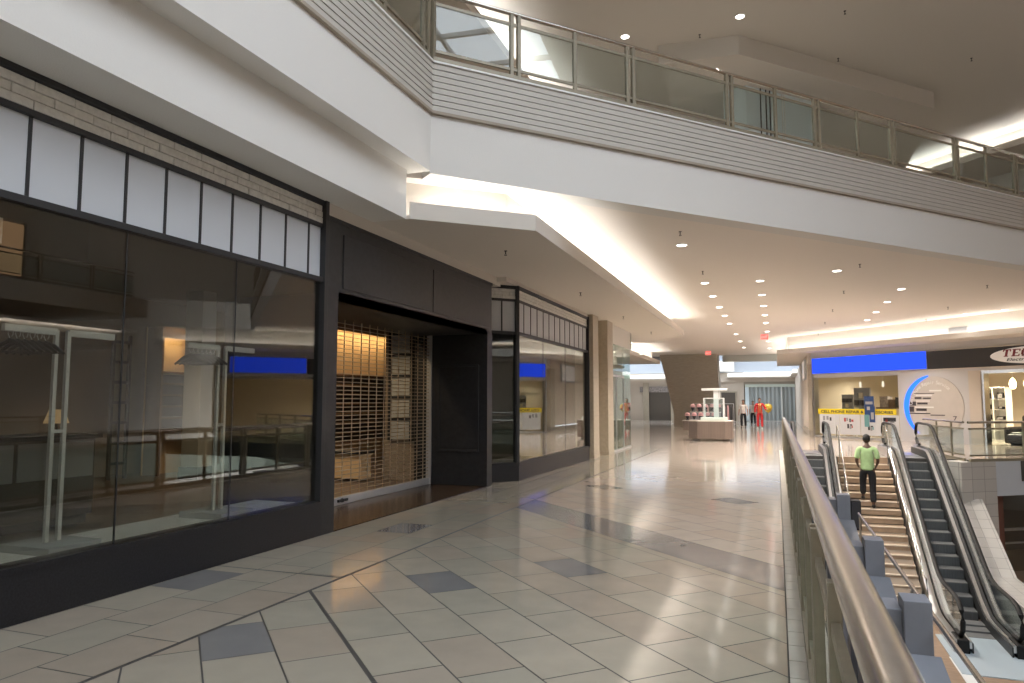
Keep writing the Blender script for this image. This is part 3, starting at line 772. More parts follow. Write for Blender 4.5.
for x in (1.66, 2.91):
    MB().tube([(x,YS0+.5,.55),(x,YS0+.35,.9),(x,YS0,.9),(x,YS0-TR*17,ZL+.92),(x,YS0-TR*17-.35,ZL+.9),(x,YS0-TR*17-.4,ZL+.6),(x,YS0-TR*17-.36,ZL+.02)], .019, 10).build('handrail', M['satin'], st, smooth=True)
    for k in (1, 6, 11, 16):
        yy = YS0-TR*k; MB().tube([(x,yy,-RI*k-.05),(x,yy,-RI*k+.93)], .014, 8).build('baluster', M['satin'], st)

# ------------------------------------------------------------------ escalators
def escalator(xc, label):
    e = thing('escalator', label, 'escalator', (xc, 20.7, ZL))
    yt, yb = 23.4, 23.4-3.1/math.tan(R(30))
    hw = .30
    # walking line (nosing), from bottom newel to top newel
    line = [(16.0,ZL),(yb-.55,ZL),(yb-.25,ZL+.02),(yb,ZL+.10),(yb+.35,ZL+.25)]
    line += [(yt-.35,-.25),(yt,-.10),(yt+.25,-.02),(yt+.55,0),(25.9,0)]
    def off(d, y0=None, y1=None):
        out = []
        for i, (y, z) in enumerate(line):
            out.append((y, z+d))
        return out
    # steps
    k = 0; z = ZL+.2
    y = yb+.2/math.tan(R(30))
    while z <= .001:
        yy = yb+(z-ZL)/math.tan(R(30))
        s_ = MB(); s_.box(xc-hw, xc+hw, yy, yy+.37, z-.02, z)
        s_.box(xc-hw, xc+hw, yy, yy+.02, z-.24, z-.02, 1)
        for q in range(15): s_.box(xc-hw+.02+q*.04, xc-hw+.034+q*.04, yy+.02, yy+.36, z, z+.006)
        s_.build('step', [M['step_dark'], M['step_edge']], e)
        z += .2155
    for q in range(3):
        MB().box(xc-hw,xc+hw,yb-.95+.36*q,yb-.62+.36*q,ZL+.005,ZL+.02+.03*q).build('step', M['step_dark'], e)
        MB().box(xc-hw,xc+hw,yt+.02+.36*q,yt+.35+.36*q,-.05+.018*q,.006+.003*q).build('step', M['step_dark'], e)
    # comb plates
    MB().box(xc-.75,xc+.75,14.8,yb-.96,ZL,ZL+.018).build('floor_plate', M['pale_blue'], e)
    MB().box(xc-hw,xc+hw,yt+1.1,25.9,.0,.016).build('floor_plate', M['steel'], e)
    for sgn in (-1, 1):
        xg = xc+sgn*.475
        hrp = [(16.55,ZL+.28),(16.15,ZL+.30),(15.98,ZL+.42),(15.93,ZL+.60),(16.0,ZL+.78),(16.2,ZL+.9),(16.5,ZL+.94)]
        hrp += [(yb-.45,ZL+.95),(yb-.1,ZL+1.0),(yb+.25,ZL+1.14),(yt-.1,.90-.05),(yt+.25,.93),(yt+.6,.95),(25.5,.95),(25.75,.92),(25.92,.80),(25.97,.62),(25.92,.44),(25.75,.32),(25.4,.3)]
        MB().tube([(xg,y,z) for y, z in hrp], .046, 10, sq=(1,.75)).build('handrail', M['rubber'], e, smooth=True)
        # glass under the handrail, down to the deck
        gp = hrp[1:-1]
        low = [(25.9,.27),(yt+.5,.26),(yt+.1,.2),(yt-.4,-.02),(yb+.4,ZL+.48),(yb,ZL+.33),(yb-.4,ZL+.27),(16.1,ZL+.26)]
        MB().xprism(gp+low, xg-.006, xg+.006).build('balustrade_glass', M['glass_rail'], e)
        # skirt and decks
        def strip(d0, d1, x0, x1, nm, mat):
            top = [(y, z+d1) for y, z in line]; bot = [(y, z+d0) for y, z in line]
            MB().xprism(bot+top[::-1], x0, x1).build(nm, mat, e)
        xi0, xi1 = sorted((xc+sgn*(hw+.005), xc+sgn*(hw+.03)))
        strip(-.1, .20, xi0, xi1, 'skirt_panel', M['deck_dark'])
        xi0, xi1 = sorted((xc+sgn*(hw+.03), xc+sgn*.395))
        strip(.10, .23, xi0, xi1, 'inner_deck', M['steel'])
        xi0, xi1 = sorted((xc+sgn*.395, xc+sgn*.455))
        strip(.10, .25, xi0, xi1, 'glazing_bead', M['deck_dark'])
        xi0, xi1 = sorted((xc+sgn*.495, xc+sgn*.64))
        strip(-.35, .24, xi0, xi1, 'outer_deck', M['steel'] if (sgn < 0) == (xc > 2) else M['deck_dark'])
        MB().box(xg-.1,xg+.1,15.95,16.5,ZL,ZL+.26).build('newel_base', M['rubber'], e, bevel=.02)
        MB().box(xg-.09,xg+.09,25.45,25.9,0,.27).build('newel_base', M['steel'], e, bevel=.02)
    tr = [(yb-.1,ZL),(yt+1.0,-.56),(yt+.2,-.56)]
    MB().xprism([(yb+.55,ZL),(yb+1.5,ZL),(yt+.2,-.95),(yt+.2,-.45),(yt-.4,-.62)], xc-.6, xc+.6).build('truss', M['deck_dark'], e)
    return e
escalator(3.625, 'right escalator with black steps and steel decks, beside the tiled parapet')
escalator(.925, 'left escalator half hidden behind the gallery railing')

# tiled parapet and pier right of the escalator
struct(MB().xprism([(22.5,ZL),(22.5,-.97),(19.8,-2.42),(15.0,-2.42),(15.0,ZL)], 4.42, 5.04).build('trim_22', M['tile_slope']))
pr = MB().fbox(RB, -.35, .78, -.6, .06, ZL, -.0)
struct(pr.build('trim_23', M['tile_wall']))
struct(MB().fbox(RB, .78, 10, -.3, .03, -.92, -.0).build('trim_24', pbr('grey_blue_fascia', (.56,.59,.63), .5)))
lw = sroot('window_8', (*RB(4,-.6), ZL), 'dark lower shop window under the right landing', 'shop window')
MB().fbox(RB, 1.4, 9, -.45, -.43, ZL+.05, -.92).build('pane', M['glass_shop'], lw)
MB().fbox(RB, .78, 1.35, -.5, -.3, ZL, -.92).build('door_frame', pbr('red_brown', (.16,.06,.04), .5), lw)
MB().fbox(RB, 1.35, 9, -.5, -.4, -1.95, -1.88).fbox(RB, 1.35, 9, -.5, -.4, -2.3, -2.26).build('glazing_bar', M['steel'], lw)
struct(MB().fbox(RB, .8, 10, -3.2, -3.0, ZL, -.6).build('wall_lower_right', M['store_dark']))

# blue-grey screens standing on the lower floor in front of the left escalator
def screens(x1, yc, zt, lab, big=False):
    t = thing('partition_screen', lab, 'screen', (x1-.2, yc, ZL))
    F = frame((x1, yc), 90)
    # tall face towards the camera
    MB().box(x1-.21,x1,yc,yc+.3,ZL,zt).build('tall_pylon', M['bluegrey'], t, bevel=.006)
    MB().box(x1-.40,x1-.21,yc+.1,yc+.5,ZL,zt-.10).build('side_panel', M['bluegrey'], t, bevel=.006)
    b = MB(); zz = zt-.42
    b.add([(x1-.34,yc-.75,ZL),(x1+.07,yc-.75,ZL),(x1+.07,yc,ZL),(x1-.34,yc,ZL),(x1-.34,yc-.75,zz-.25),(x1+.07,yc-.75,zz-.25),(x1+.05,yc,zz),(x1-.34,yc,zz)],
          [(0,3,2,1),(4,5,6,7),(0,1,5,4),(1,2,6,5),(2,3,7,6),(3,0,4,7)])
    b.build('sloped_block', M['bluegrey'], t, bevel=.006)
    return t
screens(1.15, 14.0, -.02, 'blue-grey screen nearest the stairs with a black box on it')
screens(1.15, 9.75, -.05, 'blue-grey screen in the middle of the three beside the railing')
screens(1.15, 6.9, -.05, 'blue-grey screen nearest the camera beside the railing')
t = thing('speaker_box', 'black box on the far blue-grey screen beside the stairs', 'box', (1.2, 13.6, -.55))
MB().box(1.16,1.32,14.02,14.3,-.62,-.12).build('cabinet', M['rubber'], t, bevel=.01)
MB().box(1.17,1.31,14.005,14.02,-.6,-.14).build('front_grille', M['dark_item'], t)
t = thing('guard_rail', 'grey pipe rail running from the screens towards the camera', 'rail', (1.2, 9, ZL))
MB().tube([(1.2,5.2,-.22),(1.2,13.2,-.22)], .022, 12).build('pipe', M['satin'], t, smooth=True)
for yy in (5.4,8.2,11.2,13.0): MB().tube([(1.2,yy,ZL),(1.2,yy,-.22)], .018, 10).build('post', M['satin'], t)
t = thing('floor_mat', 'white stripe on the brown lower floor by the escalator foot', 'floor strip', (3.0,14.3,ZL))
MB().box(2.85,3.15,11.5,15.7,ZL,ZL+.008).build('strip', M['white_line'], t)

# ------------------------------------------------------------------ electronics shop
tech_back = -6.5
sf = sroot('wall_electronics_shop', (*T(6,-.1), 0))
w = MB()
w.fbox(T, 0, 16, -.3, 0, 2.90-.12, 2.9)          # beam under the signs
w.fbox(T, 0, 16, -.3, -.1, 2.9, 3.93)
w.fbox(T, 0, 16, -.1, .0, 3.67, 3.93)
w.build('beam', M['tech_wall'], sf)
MB().fbox(T, 0, .1, -.3, .02, 0, 3.9).build('corner_trim', M['steel'], sf)
MB().fbox(T, 4.5, 7.5, -.3, 0, 0, 2.78).build('white_pier', M['tech_wall'], sf)
MB().fbox(T, 7.5, 7.95, -.3, .05, 0, 2.78).build('beige_pilaster', M['beige_wall'], sf)
MB().fbox(T, 7.95, 8.05, -.3, .0, 0, 2.78).fbox(T, 8.05, 16, -.2, 0, 2.66, 2.78).build('door_frame', M['satin'], sf)
struct(MB().fbox(T, 0, 16, tech_back-.1, tech_back, 0, 3.6).build('wall_tech_back', M['tech_in']))
struct(MB().fbox(T, .02, .1, tech_back, -.3, 0, 3.6).build('wall_tech_left', M['tech_in']))
struct(MB().fbox(T, 15.9, 16, tech_back, -.3, 0, 3.6).build('wall_tech_right', M['tech_in']))
struct(MB().fbox(T, 0.02, 16, tech_back, -.3, 3.2, 3.3).build('ceiling_tech', M['plaster']))
struct(MB().fbox(T, .1, 15.9, tech_back, -.3, .002, .006).build('floor_tech', M['tech_floor']))
bs = thing('blue_lightbox_sign', 'glowing plain blue lightbox sign at the left end of the shop front', 'sign', (*T(3,.1), 2.9))
MB().fbox(T, .1, 5.89, 0, .10, 2.90, 3.67).build('frame', M['steel'], bs)
MB().fbox(T, .13, 5.87, .10, .115, 2.93, 3.64).build('face', M['blue_sign'], bs)
kb = thing('sign_band', 'black sign band between the blue lightbox and the oval sign', 'sign', (*T(8,.05), 2.9))
MB().fbox(T, 5.9, 12.19, 0, .09, 2.90, 3.62).build('board', M['black_sign'], kb)
MB().fbox(T, 5.9, 12.19, .0, .1, 2.88, 2.905).fbox(T, 5.9, 12.19, .0, .1, 3.62, 3.65).build('edge_trim', M['beige_wall'], kb)
b2 = thing('blue_lightbox_sign', 'second glowing blue lightbox sign right of the oval sign, beyond the frame', 'sign', (*T(13.5,.1), 2.9))
MB().fbox(T, 12.2, 15.6, 0, .10, 2.90, 3.67).build('frame', M['steel'], b2)
MB().fbox(T, 12.23, 15.57, .10, .115, 2.93, 3.64).build('face', M['blue_sign'], b2)
def text(body, size, F, s, z, o, mat, parent, name='lettering', shear=0, bold=0, align='LEFT', spacing=1, ext=.004, width=None):
    cu = bpy.data.curves.new(name, 'FONT'); cu.body = body; cu.size = size; cu.extrude = ext; cu.offset = bold; cu.shear = shear; cu.align_x = align; cu.space_character = spacing
    tmp = bpy.data.objects.new('tmp', cu); COL.objects.link(tmp)
    me = bpy.data.meshes.new_from_object(tmp.evaluated_get(bpy.context.evaluated_depsgraph_get()))
    bpy.data.objects.remove(tmp)
    p = F(0,0); d = F(1,0); n_ = F(0,1)
    sx = 1
    if width:
        xs = [v.co.x for v in me.vertices]; sx = width/(max(xs)-min(xs))
    off = ROOTLOC[parent.name]
    for v in me.vertices:
        q = F(s+v.co.x*sx, o+v.co.z)
        v.co = Vector((q[0], q[1], z+v.co.y))-off
    me.materials.clear(); me.materials.append(mat); me.update()
    ob = bpy.data.objects.new(name, me); COL.objects.link(ob); ob.parent = parent; ROOTLOC[ob.name] = off
    return ob
ov = thing('oval_sign', 'white oval shop sign with dark red TECH lettering on the black band', 'sign', (*T(10.1,.12), 3.0))
nn = 40; e0 = []; e1 = []
for k in range(nn):
    a = 2*PI*k/nn; s_ = 10.1+1.68*math.cos(a); z_ = 3.27+.315*math.sin(a)
    e0.append((*T(s_,.092), z_)); e1.append((*T(s_,.15), z_))
MB().loft([e0, e1]).build('face', M['sign_white'], ov)
# serif capitals for the big word, built stroke by stroke
lt = MB()
def stroke(s0, s1, z0, z1): lt.fbox(T, s0, s1, .15, .165, z0, z1)
x = 8.85; H0, H1 = 3.235, 3.495; wd = .27
def slant(z): return (z-H0)*.25
def bar(x0, x1, z0, z1):
    a = [T(x0+slant(z0),.15), T(x1+slant(z0),.15), T(x1+slant(z1),.15), T(x0+slant(z1),.15)]
    b = [T(x0+slant(z0),.165), T(x1+slant(z0),.165), T(x1+slant(z1),.165), T(x0+slant(z1),.165)]
    zz = [z0,z0,z1,z1]
    lt.add([(*p,q) for p, q in zip(a, zz)]+[(*p,q) for p, q in zip(b, zz)], [(0,3,2,1),(4,5,6,7),(0,1,5,4),(1,2,6,5),(2,3,7,6),(3,0,4,7)])
bar(x,x+wd,H1-.035,H1); bar(x,x+.03,H1-.08,H1-.035); bar(x+wd-.03,x+wd,H1-.08,H1-.035); bar(x+.09,x+.17,H0+.025,H1-.035); bar(x+.06,x+.20,H0,H0+.025)
x += .32; bar(x+.03,x+.11,H0+.03,H1-.03); bar(x,x+wd,H1-.03,H1); bar(x,x+wd,H0,H0+.03); bar(x+.11,x+.2,3.34,3.37); bar(x+wd-.03,x+wd,H1-.08,H1-.03); bar(x+wd-.03,x+wd,H0+.03,H0+.08)
x += .32; bar(x,x+.08,H0+.05,H1-.05); bar(x+.03,x+.23,H1-.035,H1); bar(x+.03,x+.23,H0,H0+.035); bar(x+.04,x+.1,H0+.03,H0+.06); bar(x+.04,x+.1,H1-.06,H1-.03); bar(x+.2,x+.23,H1-.09,H1-.03); bar(x+.2,x+.23,H0+.03,H0+.06)
x += .30; bar(x+.03,x+.11,H0,H1); bar(x+.21,x+.29,H0,H1); bar(x+.11,x+.21,3.34,3.37); bar(x,x+.14,H1-.025,H1); bar(x+.18,x+.32,H1-.025,H1); bar(x,x+.14,H0,H0+.025); bar(x+.18,x+.32,H0,H0+.025)
lt.build('lettering', M['red_text'], ov)
text('Electronics', .15, T, 8.98, 3.075, .152, M['dark_text'], ov, shear=.3, bold=.002, width=1.15)
# display window
gw = sroot('window_9', (*T(2.3,0), 0), 'electronics shop window with white lower panels', 'shop window')
for a, b in ((.1,1.55),(1.56,3.0),(3.01,4.5)):
    MB().fbox(T, a, b, -.06, -.05, .05, 2.78).build('pane', glass('tech_glass', (.93,.93,.9), 1.4), gw)
for a, b in ((.35,1.45),(1.48,2.55),(2.58,3.6),(3.63,4.45)):
    MB().fbox(T, a, b, -.045, -.03, .14, 1.04).build('white_vinyl', M['poster_white'], gw)
MB().fbox(T, .1, 4.5, -.1, 0, 0, .06).fbox(T, .1, 4.5, -.1, -.02, 2.72, 2.78).build('window_frame', M['alu'], gw)
yb_ = thing('warning_banner', 'yellow banner reading CELL PHONE REPAIR across the electronics shop window', 'banner', (*T(2.3,-.02), 1.05))
MB().fbox(T, .28, 4.35, -.028, -.02, 1.05, 1.29).build('band', M['yellow'], yb_)
text('CELL PHONE REPAIR & ACCESSORIES', .17, T, .45, 1.105, -.019, M['dark_text'], yb_, bold=.005, width=3.75, ext=.002)
# prints on the white panels
def prints(s, z, lab, items):
    t = thing('product_poster', lab, 'poster', (*T(s,-.02), z))
    MB().fbox(T, s-.33, s+.33, -.029, -.022, z, z+.62).build('sheet', M['poster_white'], t)
    for (ds, dz, w_, h_, m_) in items:
        MB().fbox(T, s+ds, s+ds+w_, -.021, -.017, z+dz, z+dz+h_).build('printed_phone', M[m_], t, bevel=.004)
it = lambda a: [(-.26,.34,.1,.17,a),(-.14,.37,.09,.14,'grey_item'),(.02,.32,.08,.16,'dark_item'),(.12,.34,.12,.1,a),(-.1,.04,.1,.2,'dark_item'),(.02,.02,.1,.14,'grey_item'),(.04,.17,.12,.06,'dark_item'),(.13,.06,.06,.12,a)]
prints(.85, .4, 'phone poster on the left white panel under the yellow banner', [(-.3,.36,.12,.2,'grey_item'),(-.1,.38,.12,.18,'grey_item'),(.08,.34,.1,.16,'dark_item')])
prints(1.98, .38, 'phone poster on the second white panel under the yellow banner', it('poster_red'))
prints(3.05, .34, 'phone poster partly behind the blue sheet under the yellow banner', [(-.26,.4,.18,.2,'poster_red')]+it('poster_teal')[4:])
prints(4.02, .42, 'phone poster on the right white panel under the yellow banner', [(-.3,.36,.6,.16,'dark_item'),(-.2,.34,.12,.12,'poster_red'),(.02,.3,.2,.1,'grey_item'),(-.3,.1,.2,.14,'dark_item')])
t = thing('blue_poster', 'blue poster hung over the yellow banner in the electronics window', 'poster', (*T(3.05,.0), .8))
MB().fbox(T, 2.82, 3.30, -.015, -.008, 1.02, 1.85).build('sheet', M['poster_blue'], t)
MB().fbox(T, 3.06, 3.34, -.007, -.003, .72, 1.42).build('overlap_sheet', M['poster_blue'], t)
MB().fbox(T, 2.80, 3.04, -.007, -.003, .52, 1.05).build('teal_sheet', M['poster_teal'], t)
MB().fbox(T, 2.88, 3.24, -.006, -.001, 1.5, 1.62).fbox(T, 2.95, 3.1, -.006, -.001, 1.25, 1.4).fbox(T, 3.14, 3.28, -.0028, .002, .85, 1.15).build('print', M['alu'], t)
# round disc window with neon crescent
dc = thing('round_disc_window', 'large round glazed disc with a blue neon crescent on the white wall', 'round window', (*T(6.05,.03), .15))
def circ(r, o, sc=6.05, zc=1.40, n=48): return [(*T(sc+r*math.cos(2*PI*k/n), o), zc+r*math.sin(2*PI*k/n)) for k in range(n)]
MB().loft([circ(1.22,0), circ(1.22,.03)]).build('disc', M['disc'], dc)
nb = MB(); ri = []
for k in range(30):
    a = R(98+k*(238-98)/29); th = .16*math.sin(PI*k/29)**.8+.012
    ri.append([(*T(6.05+(1.24-th)*math.cos(a),.03), 1.40+(1.24-th)*math.sin(a)),(*T(6.05+1.27*math.cos(a),.03),1.40+1.27*math.sin(a)),
               (*T(6.05+1.27*math.cos(a),.06),1.40+1.27*math.sin(a)),(*T(6.05+(1.24-th)*math.cos(a),.06),1.40+(1.24-th)*math.sin(a))])
nb.loft(ri); nb.build('neon_crescent', M['neon'], dc)
def arc_text(body, r, a0, a1, size, parent, mat):
    for i, ch in enumerate(body):
        if ch == ' ': continue
        a = R(a0+(a1-a0)*i/(len(body)-1))
        cu = bpy.data.curves.new('l', 'FONT'); cu.body = ch; cu.size = size; cu.extrude = .003; cu.align_x = 'CENTER'
        tmp = bpy.data.objects.new('tmp', cu); COL.objects.link(tmp)
        me = bpy.data.meshes.new_from_object(tmp.evaluated_get(bpy.context.evaluated_depsgraph_get())); bpy.data.objects.remove(tmp)
        ph = a-PI/2; off = ROOTLOC[parent.name]
        for v in me.vertices:
            x_, y_ = v.co.x, v.co.y
            s_ = 6.05+r*math.cos(a)+x_*math.cos(ph)-y_*math.sin(ph); z_ = 1.40+r*math.sin(a)+x_*math.sin(ph)+y_*math.cos(ph)
            q = T(s_, .034+v.co.z); v.co = Vector((*q, z_))-off
        me.materials.clear(); me.materials.append(mat); me.update()
        ob = bpy.data.objects.new('letter', me); COL.objects.link(ob); ob.parent = parent
arc_text('Cell Phone Repair Service', .92, 172, 48, .20, dc, M['pale_text'])
ln = MB()
for (s0, s1, z0, z1) in ((5.2,6.1,1.93,1.96),(5.25,5.55,1.72,1.8),(5.6,5.95,1.72,1.78),(5.02,5.3,1.45,1.62),(5.35,5.8,1.5,1.58),(5.0,5.2,1.2,1.42),(5.3,5.75,1.24,1.34),(4.98,5.9,1.12,1.16),(5.9,6.5,1.06,1.1)): ln.fbox(T, s0, s1, .03, .036, z0, z1)
ln.build('printed_goods', M['dark_text'], dc)
l2 = MB()
for (s0, s1, z0, z1) in ((5.3,6.0,1.84,1.9),(5.3,5.9,1.62,1.66),(5.25,6.05,1.36,1.42),(5.25,5.7,1.17,1.2),(5.9,6.4,2.02,2.08)): l2.fbox(T, s0, s1, .03, .037, z0, z1)
l2.build('printed_lines', M['pale_text'], dc)
text('7', .34, T, 6.78, .82, .034, M['dark_text'], dc, name='numeral', shear=.15)
# shop goods
def cabinet(s, o, w_, lab, nd=4):
    t = thing('display_cabinet', lab, 'cabinet', (*T(s,o), .006))
    MB().fbox(T, s-w_/2, s+w_/2, o-.2, o-.17, .006, 2.2).fbox(T, s-w_/2, s-w_/2+.03, o-.17, o+.2, .006, 2.2).fbox(T, s+w_/2-.03, s+w_/2, o-.17, o+.2, .006, 2.2).fbox(T, s-.015, s+.015, o-.17, o+.2, .1, 2.2).fbox(T, s-w_/2, s+w_/2, o-.17, o+.2, 2.16, 2.2).fbox(T, s-w_/2, s+w_/2, o-.17, o+.2, .006, .1).build('body', M['white_line'], t)
    for k in range(nd): MB().fbox(T, s-w_/2+.03, s+w_/2-.03, o-.17, o+.18, .45+.42*k, .465+.42*k).build('shelf', M['white_line'], t)
    return t
cabinet(6.85, -2.6, 1.05, 'white shelving cabinet with dark goods inside the lit shop under the oval sign')
for q, (s_, z_, w_, h_, lab) in enumerate([(6.6,1.735,.3,.22,'dark boxed device on the upper left shelf of the lit shop cabinet'),(7.12,1.735,.22,.24,'dark boxed device on the upper right shelf of the lit shop cabinet'),(6.58,1.315,.18,.18,'small dark device on the middle left shelf'),(7.1,1.315,.16,.1,'small dark device on the middle right shelf'),(6.56,.895,.2,.2,'dark device on the lower left shelf of the cabinet'),(7.08,.895,.28,.14,'dark device on the lower right shelf of the cabinet')]):
    t = thing('boxed_device', lab, 'device', (*T(s_,-2.55), z_), 'devices in the lit cabinet')
    MB().fbox(T, s_-w_/2, s_+w_/2, -2.65, -2.46, z_, z_+h_).build('case', M['dark_item'], t, bevel=.01)
    MB().fbox(T, s_-w_/2+.03, s_+w_/2-.03, -2.46, -2.453, z_+.03, z_+h_-.03).build('screen', M['grey_item'], t)
# massage recliners
def recliner(s, o, lab):
    t = thing('recliner', lab, 'recliner', (*T(s,o), .006))
    MB().fbox(T, s-.38, s+.38, o-.45, o+.45, .12, .48).build('seat', M['leather'], t, bevel=.08)
    MB().fbox(T, s-.36, s+.36, o-.62, o-.35, .4, 1.12).build('backrest', M['leather'], t, bevel=.1)
    for g_ in (-1,1): MB().fbox(T, s+g_*.42-.1, s+g_*.42+.1, o-.5, o+.5, .06, .68).build('armrest', M['leather'], t, bevel=.07)
    MB().fbox(T, s-.3, s+.3, o+.45, o+.75, .1, .42).build('footrest', M['leather'], t, bevel=.07)
    MB().fbox(T, s-.35, s+.35, o-.4, o+.4, .006, .12).build('base', M['rubber'], t)
for q, s_ in enumerate((8.75, 9.85, 10.95)): recliner(s_, -1.2, 'black leather recliner in the lit shop, %s from the doorway post' % ORD[q])
# dark product boards behind the left window
for q, (s_, w_, z0, z1, lab) in enumerate([(.95,.62,1.2,1.95,'dark pegboard of accessories behind the left pane'),(1.75,.85,1.2,2.25,'taller grey pegboard with boxed goods behind the left pane')]):
    t = thing('pegboard', lab, 'pegboard', (*T(s_,-1.2), .006))
    MB().fbox(T, s_-w_/2, s_+w_/2, -1.25, -1.18, z0-.2, z1).build('board', M['grey_item'], t)
    for g_ in (-1,1): MB().fbox(T, s_+g_*(w_/2-.05)-.02, s_+g_*(w_/2-.05)+.02, -1.24, -1.2, .006, z0-.2).build('leg', M['alu'], t)
    for a in range(3):
        for b in range(3): MB().fbox(T, s_-w_/2+.05+a*w_*.3, s_-w_/2+.05+a*w_*.3+w_*.23, -1.18, -1.12, z0-.1+b*(z1-z0)*.32, z0-.1+b*(z1-z0)*.32+(z1-z0)*.24).build('boxed_item', M[['dark_item','tech_in','dark_item','grey_item'][(a*2+b*3+q) % 4]], t)
t = thing('display_counter', 'dark goods counter behind the right pane of the electronics window', 'counter', (*T(2.6,-2.2), .006))
MB().fbox(T, 1.9, 3.3, -2.5, -2.0, .006, 1.3).build('body', M['tech_in'], t, bevel=.01)
MB().fbox(T, 1.85, 3.35, -2.55, -1.95, 1.3, 1.36).build('worktop', M['wood_shelf'], t)
for k, (a, b, h_) in enumerate(((1.95,2.35,.5),(2.4,2.7,.35),(2.75,3.25,.45))): MB().fbox(T, a, b, -2.4, -2.1, 1.36, 1.36+h_).build('goods', M[['garment','wood_shelf','dark_item'][k]], t)
# pendants
for q, (s_, o_, z_) in enumerate(((1.35,-1.6,2.3),(2.55,-1.6,2.3),(3.75,-1.6,2.35))):
    t = thing('pendant_lamp', 'slim pendant lamp behind the electronics window, %s from the left' % ORD[q], 'lamp', (*T(s_,o_), z_), 'slim pendants')
    MB().tube([(*T(s_,o_), z_+.24), (*T(s_,o_), 3.2)], .008, 6).build('cord', M['white_line'], t)
    MB().lathe([(.02,.24),(.045,.2),(.045,.0),(.02,-.02)], (*T(s_,o_), z_), 12).build('lamp_shade', M['soft_lamp'], t)
for q, (s_, o_, z_) in enumerate(((8.02,-1.8,2.1),(8.55,-1.8,2.1),(9.6,-1.8,2.1))):
    t = thing('pendant_lamp', 'glowing oval pendant over the recliners, %s from the doorway post' % ORD[q], 'lamp', (*T(s_,o_), z_), 'oval pendants')
    MB().tube([(*T(s_,o_), z_+.4), (*T(s_,o_), 3.2)], .008, 6).build('cord', M['white_line'], t)
    MB().lathe([(.03,.42),(.1,.32),(.13,.18),(.1,.05),(.04,0)], (*T(s_,o_), z_), 14).build('lamp_shade', M['lamp_warm'], t)
for (s_, e_) in ((1.6,230),(3.6,230),(7.2,650),(9.5,750),(12.5,300)): spot('tech_spot', (*T(s_,-2.2), 3.15), e_, (1,.90,.74) if s_ < 5 else (1,.82,.55), 150)
spot('tech_front_spot', (*T(6,1.4), 3.9), 60, (1,.92,.82), 130); spot('tech_front_spot', (*T(2.5,1.4), 3.9), 60, (1,.92,.82), 130)
# side wall of the shop, running away
sw = sroot('wall_corner_return', (1.5, 50, 0))
MB().box(1.45,1.6,37.25,64,2.9,3.93).box(1.45,1.6,45,64,0,2.9).build('fascia', M['beige_wall'], sw)
MB().box(1.40,1.62,37.2,38.0,0.25,3.4).build('beige_pier', M['beige_stone'], sw)
MB().box(1.43,1.62,38.0,45,.3,2.9).build('side_panel', M['beige_wall'], sw)
MB().box(1.41,1.62,37.2,45,0,.25).build('dark_base', M['taupe'], sw)
t = thing('side_sign', 'white blank sign box on the side wall beside the blue lightbox', 'sign', (1.36, 40.3, 2.9))
MB().box(1.34,1.45,39.2,42,2.75,3.75).build('box', M['alu'], t, bevel=.01); MB().box(1.325,1.34,39.3,41.9,2.82,3.68).build('face', M['sign_white'], t)

# ------------------------------------------------------------------ far end of the mall
# leaning brown block
bw = MB()
bw.add([(-6.5,49,0),(-3.5,49,0),(-3.5,50.9,0),(-6.5,50.9,0),(-6.5,49,.95),(-3.5,49,.95),(-3.5,50.9,.95),(-6.5,50.9,.95),(-7.35,49,ZC),(-3.62,49,ZC),(-3.62,50.9,ZC),(-7.35,50.9,ZC)],
       [(0,3,2,1),(8,9,10,11),(0,1,5,4),(1,2,6,5),(2,3,7,6),(3,0,4,7),(4,5,9,8),(5,6,10,9),(6,7,11,10),(7,4,8,11)])
tag(bw.build('leaning_column', M['taupe']), 'brown panelled block leaning out towards the ceiling behind the kiosk', 'column')
struct(MB().box(-3.4,15,50.8,51,ZC-.45,ZC+.1).build('trim_25', pbr('header_grey', (.62,.63,.60), .8)))
struct(MB().box(-13,-6.9,50.8,51,ZC-.3,ZC+.1).build('trim_26', M['daylight_blue_plaster']))
# far wall, fascia, cove strip, roller front
struct(MB().box(-16,22,64,64.2,4.1,10.7).build('wall_far', M['daylight_blue_plaster']))
struct(MB().box(-16,-2.6,64.2,64.4,0,4.1).build('wall_far_left', M['beige_wall']))
fc = thing('light_cove', 'long bright light strip across the far end above the grey folding doors', 'lamp', (-1.2, 63.4, 3.65))
MB().box(-4.0,1.45,63.0,64,3.62,3.72).build('ledge', M['soffit'], fc); MB().box(-3.85,1.45,63.2,63.9,3.72,3.98).build('diffuser', emis('cove_diffuser', (1,.99,.96), 1.7), fc)
fc = thing('light_cove', 'bright light strip returning along the right wall at the far end', 'lamp', (1.2, 60, 3.65))
MB().box(1.05,1.45,56,63,3.62,3.72).build('ledge', M['soffit'], fc); MB().box(1.15,1.44,56.1,63,3.72,3.98).build('diffuser', emis('cove_diffuser_side', (1,.99,.96), 1.7), fc)
fc = thing('light_cove', 'bright light strip at the far left beyond the leaning block', 'lamp', (-12, 63.4, 3.65))
MB().box(-16,-7,63.0,64,3.55,3.65).build('ledge', M['soffit'], fc); MB().box(-16,-7,63.2,63.9,3.65,3.98).build('diffuser', emis('cove_diffuser_left', (1,.99,.95), 1.7), fc)
struct(MB().box(-4.9,2,63.8,64,3.3,3.62).build('trim_27', M['beige_wall']))
struct(MB().box(-2.6,2,64.0,64.2,3.08,3.3).build('trim_28', M['taupe']))
fd = thing('folding_door', 'wide grey folding door closing the far shop', 'folding door', (-.5, 64.05, 0))
n = 22
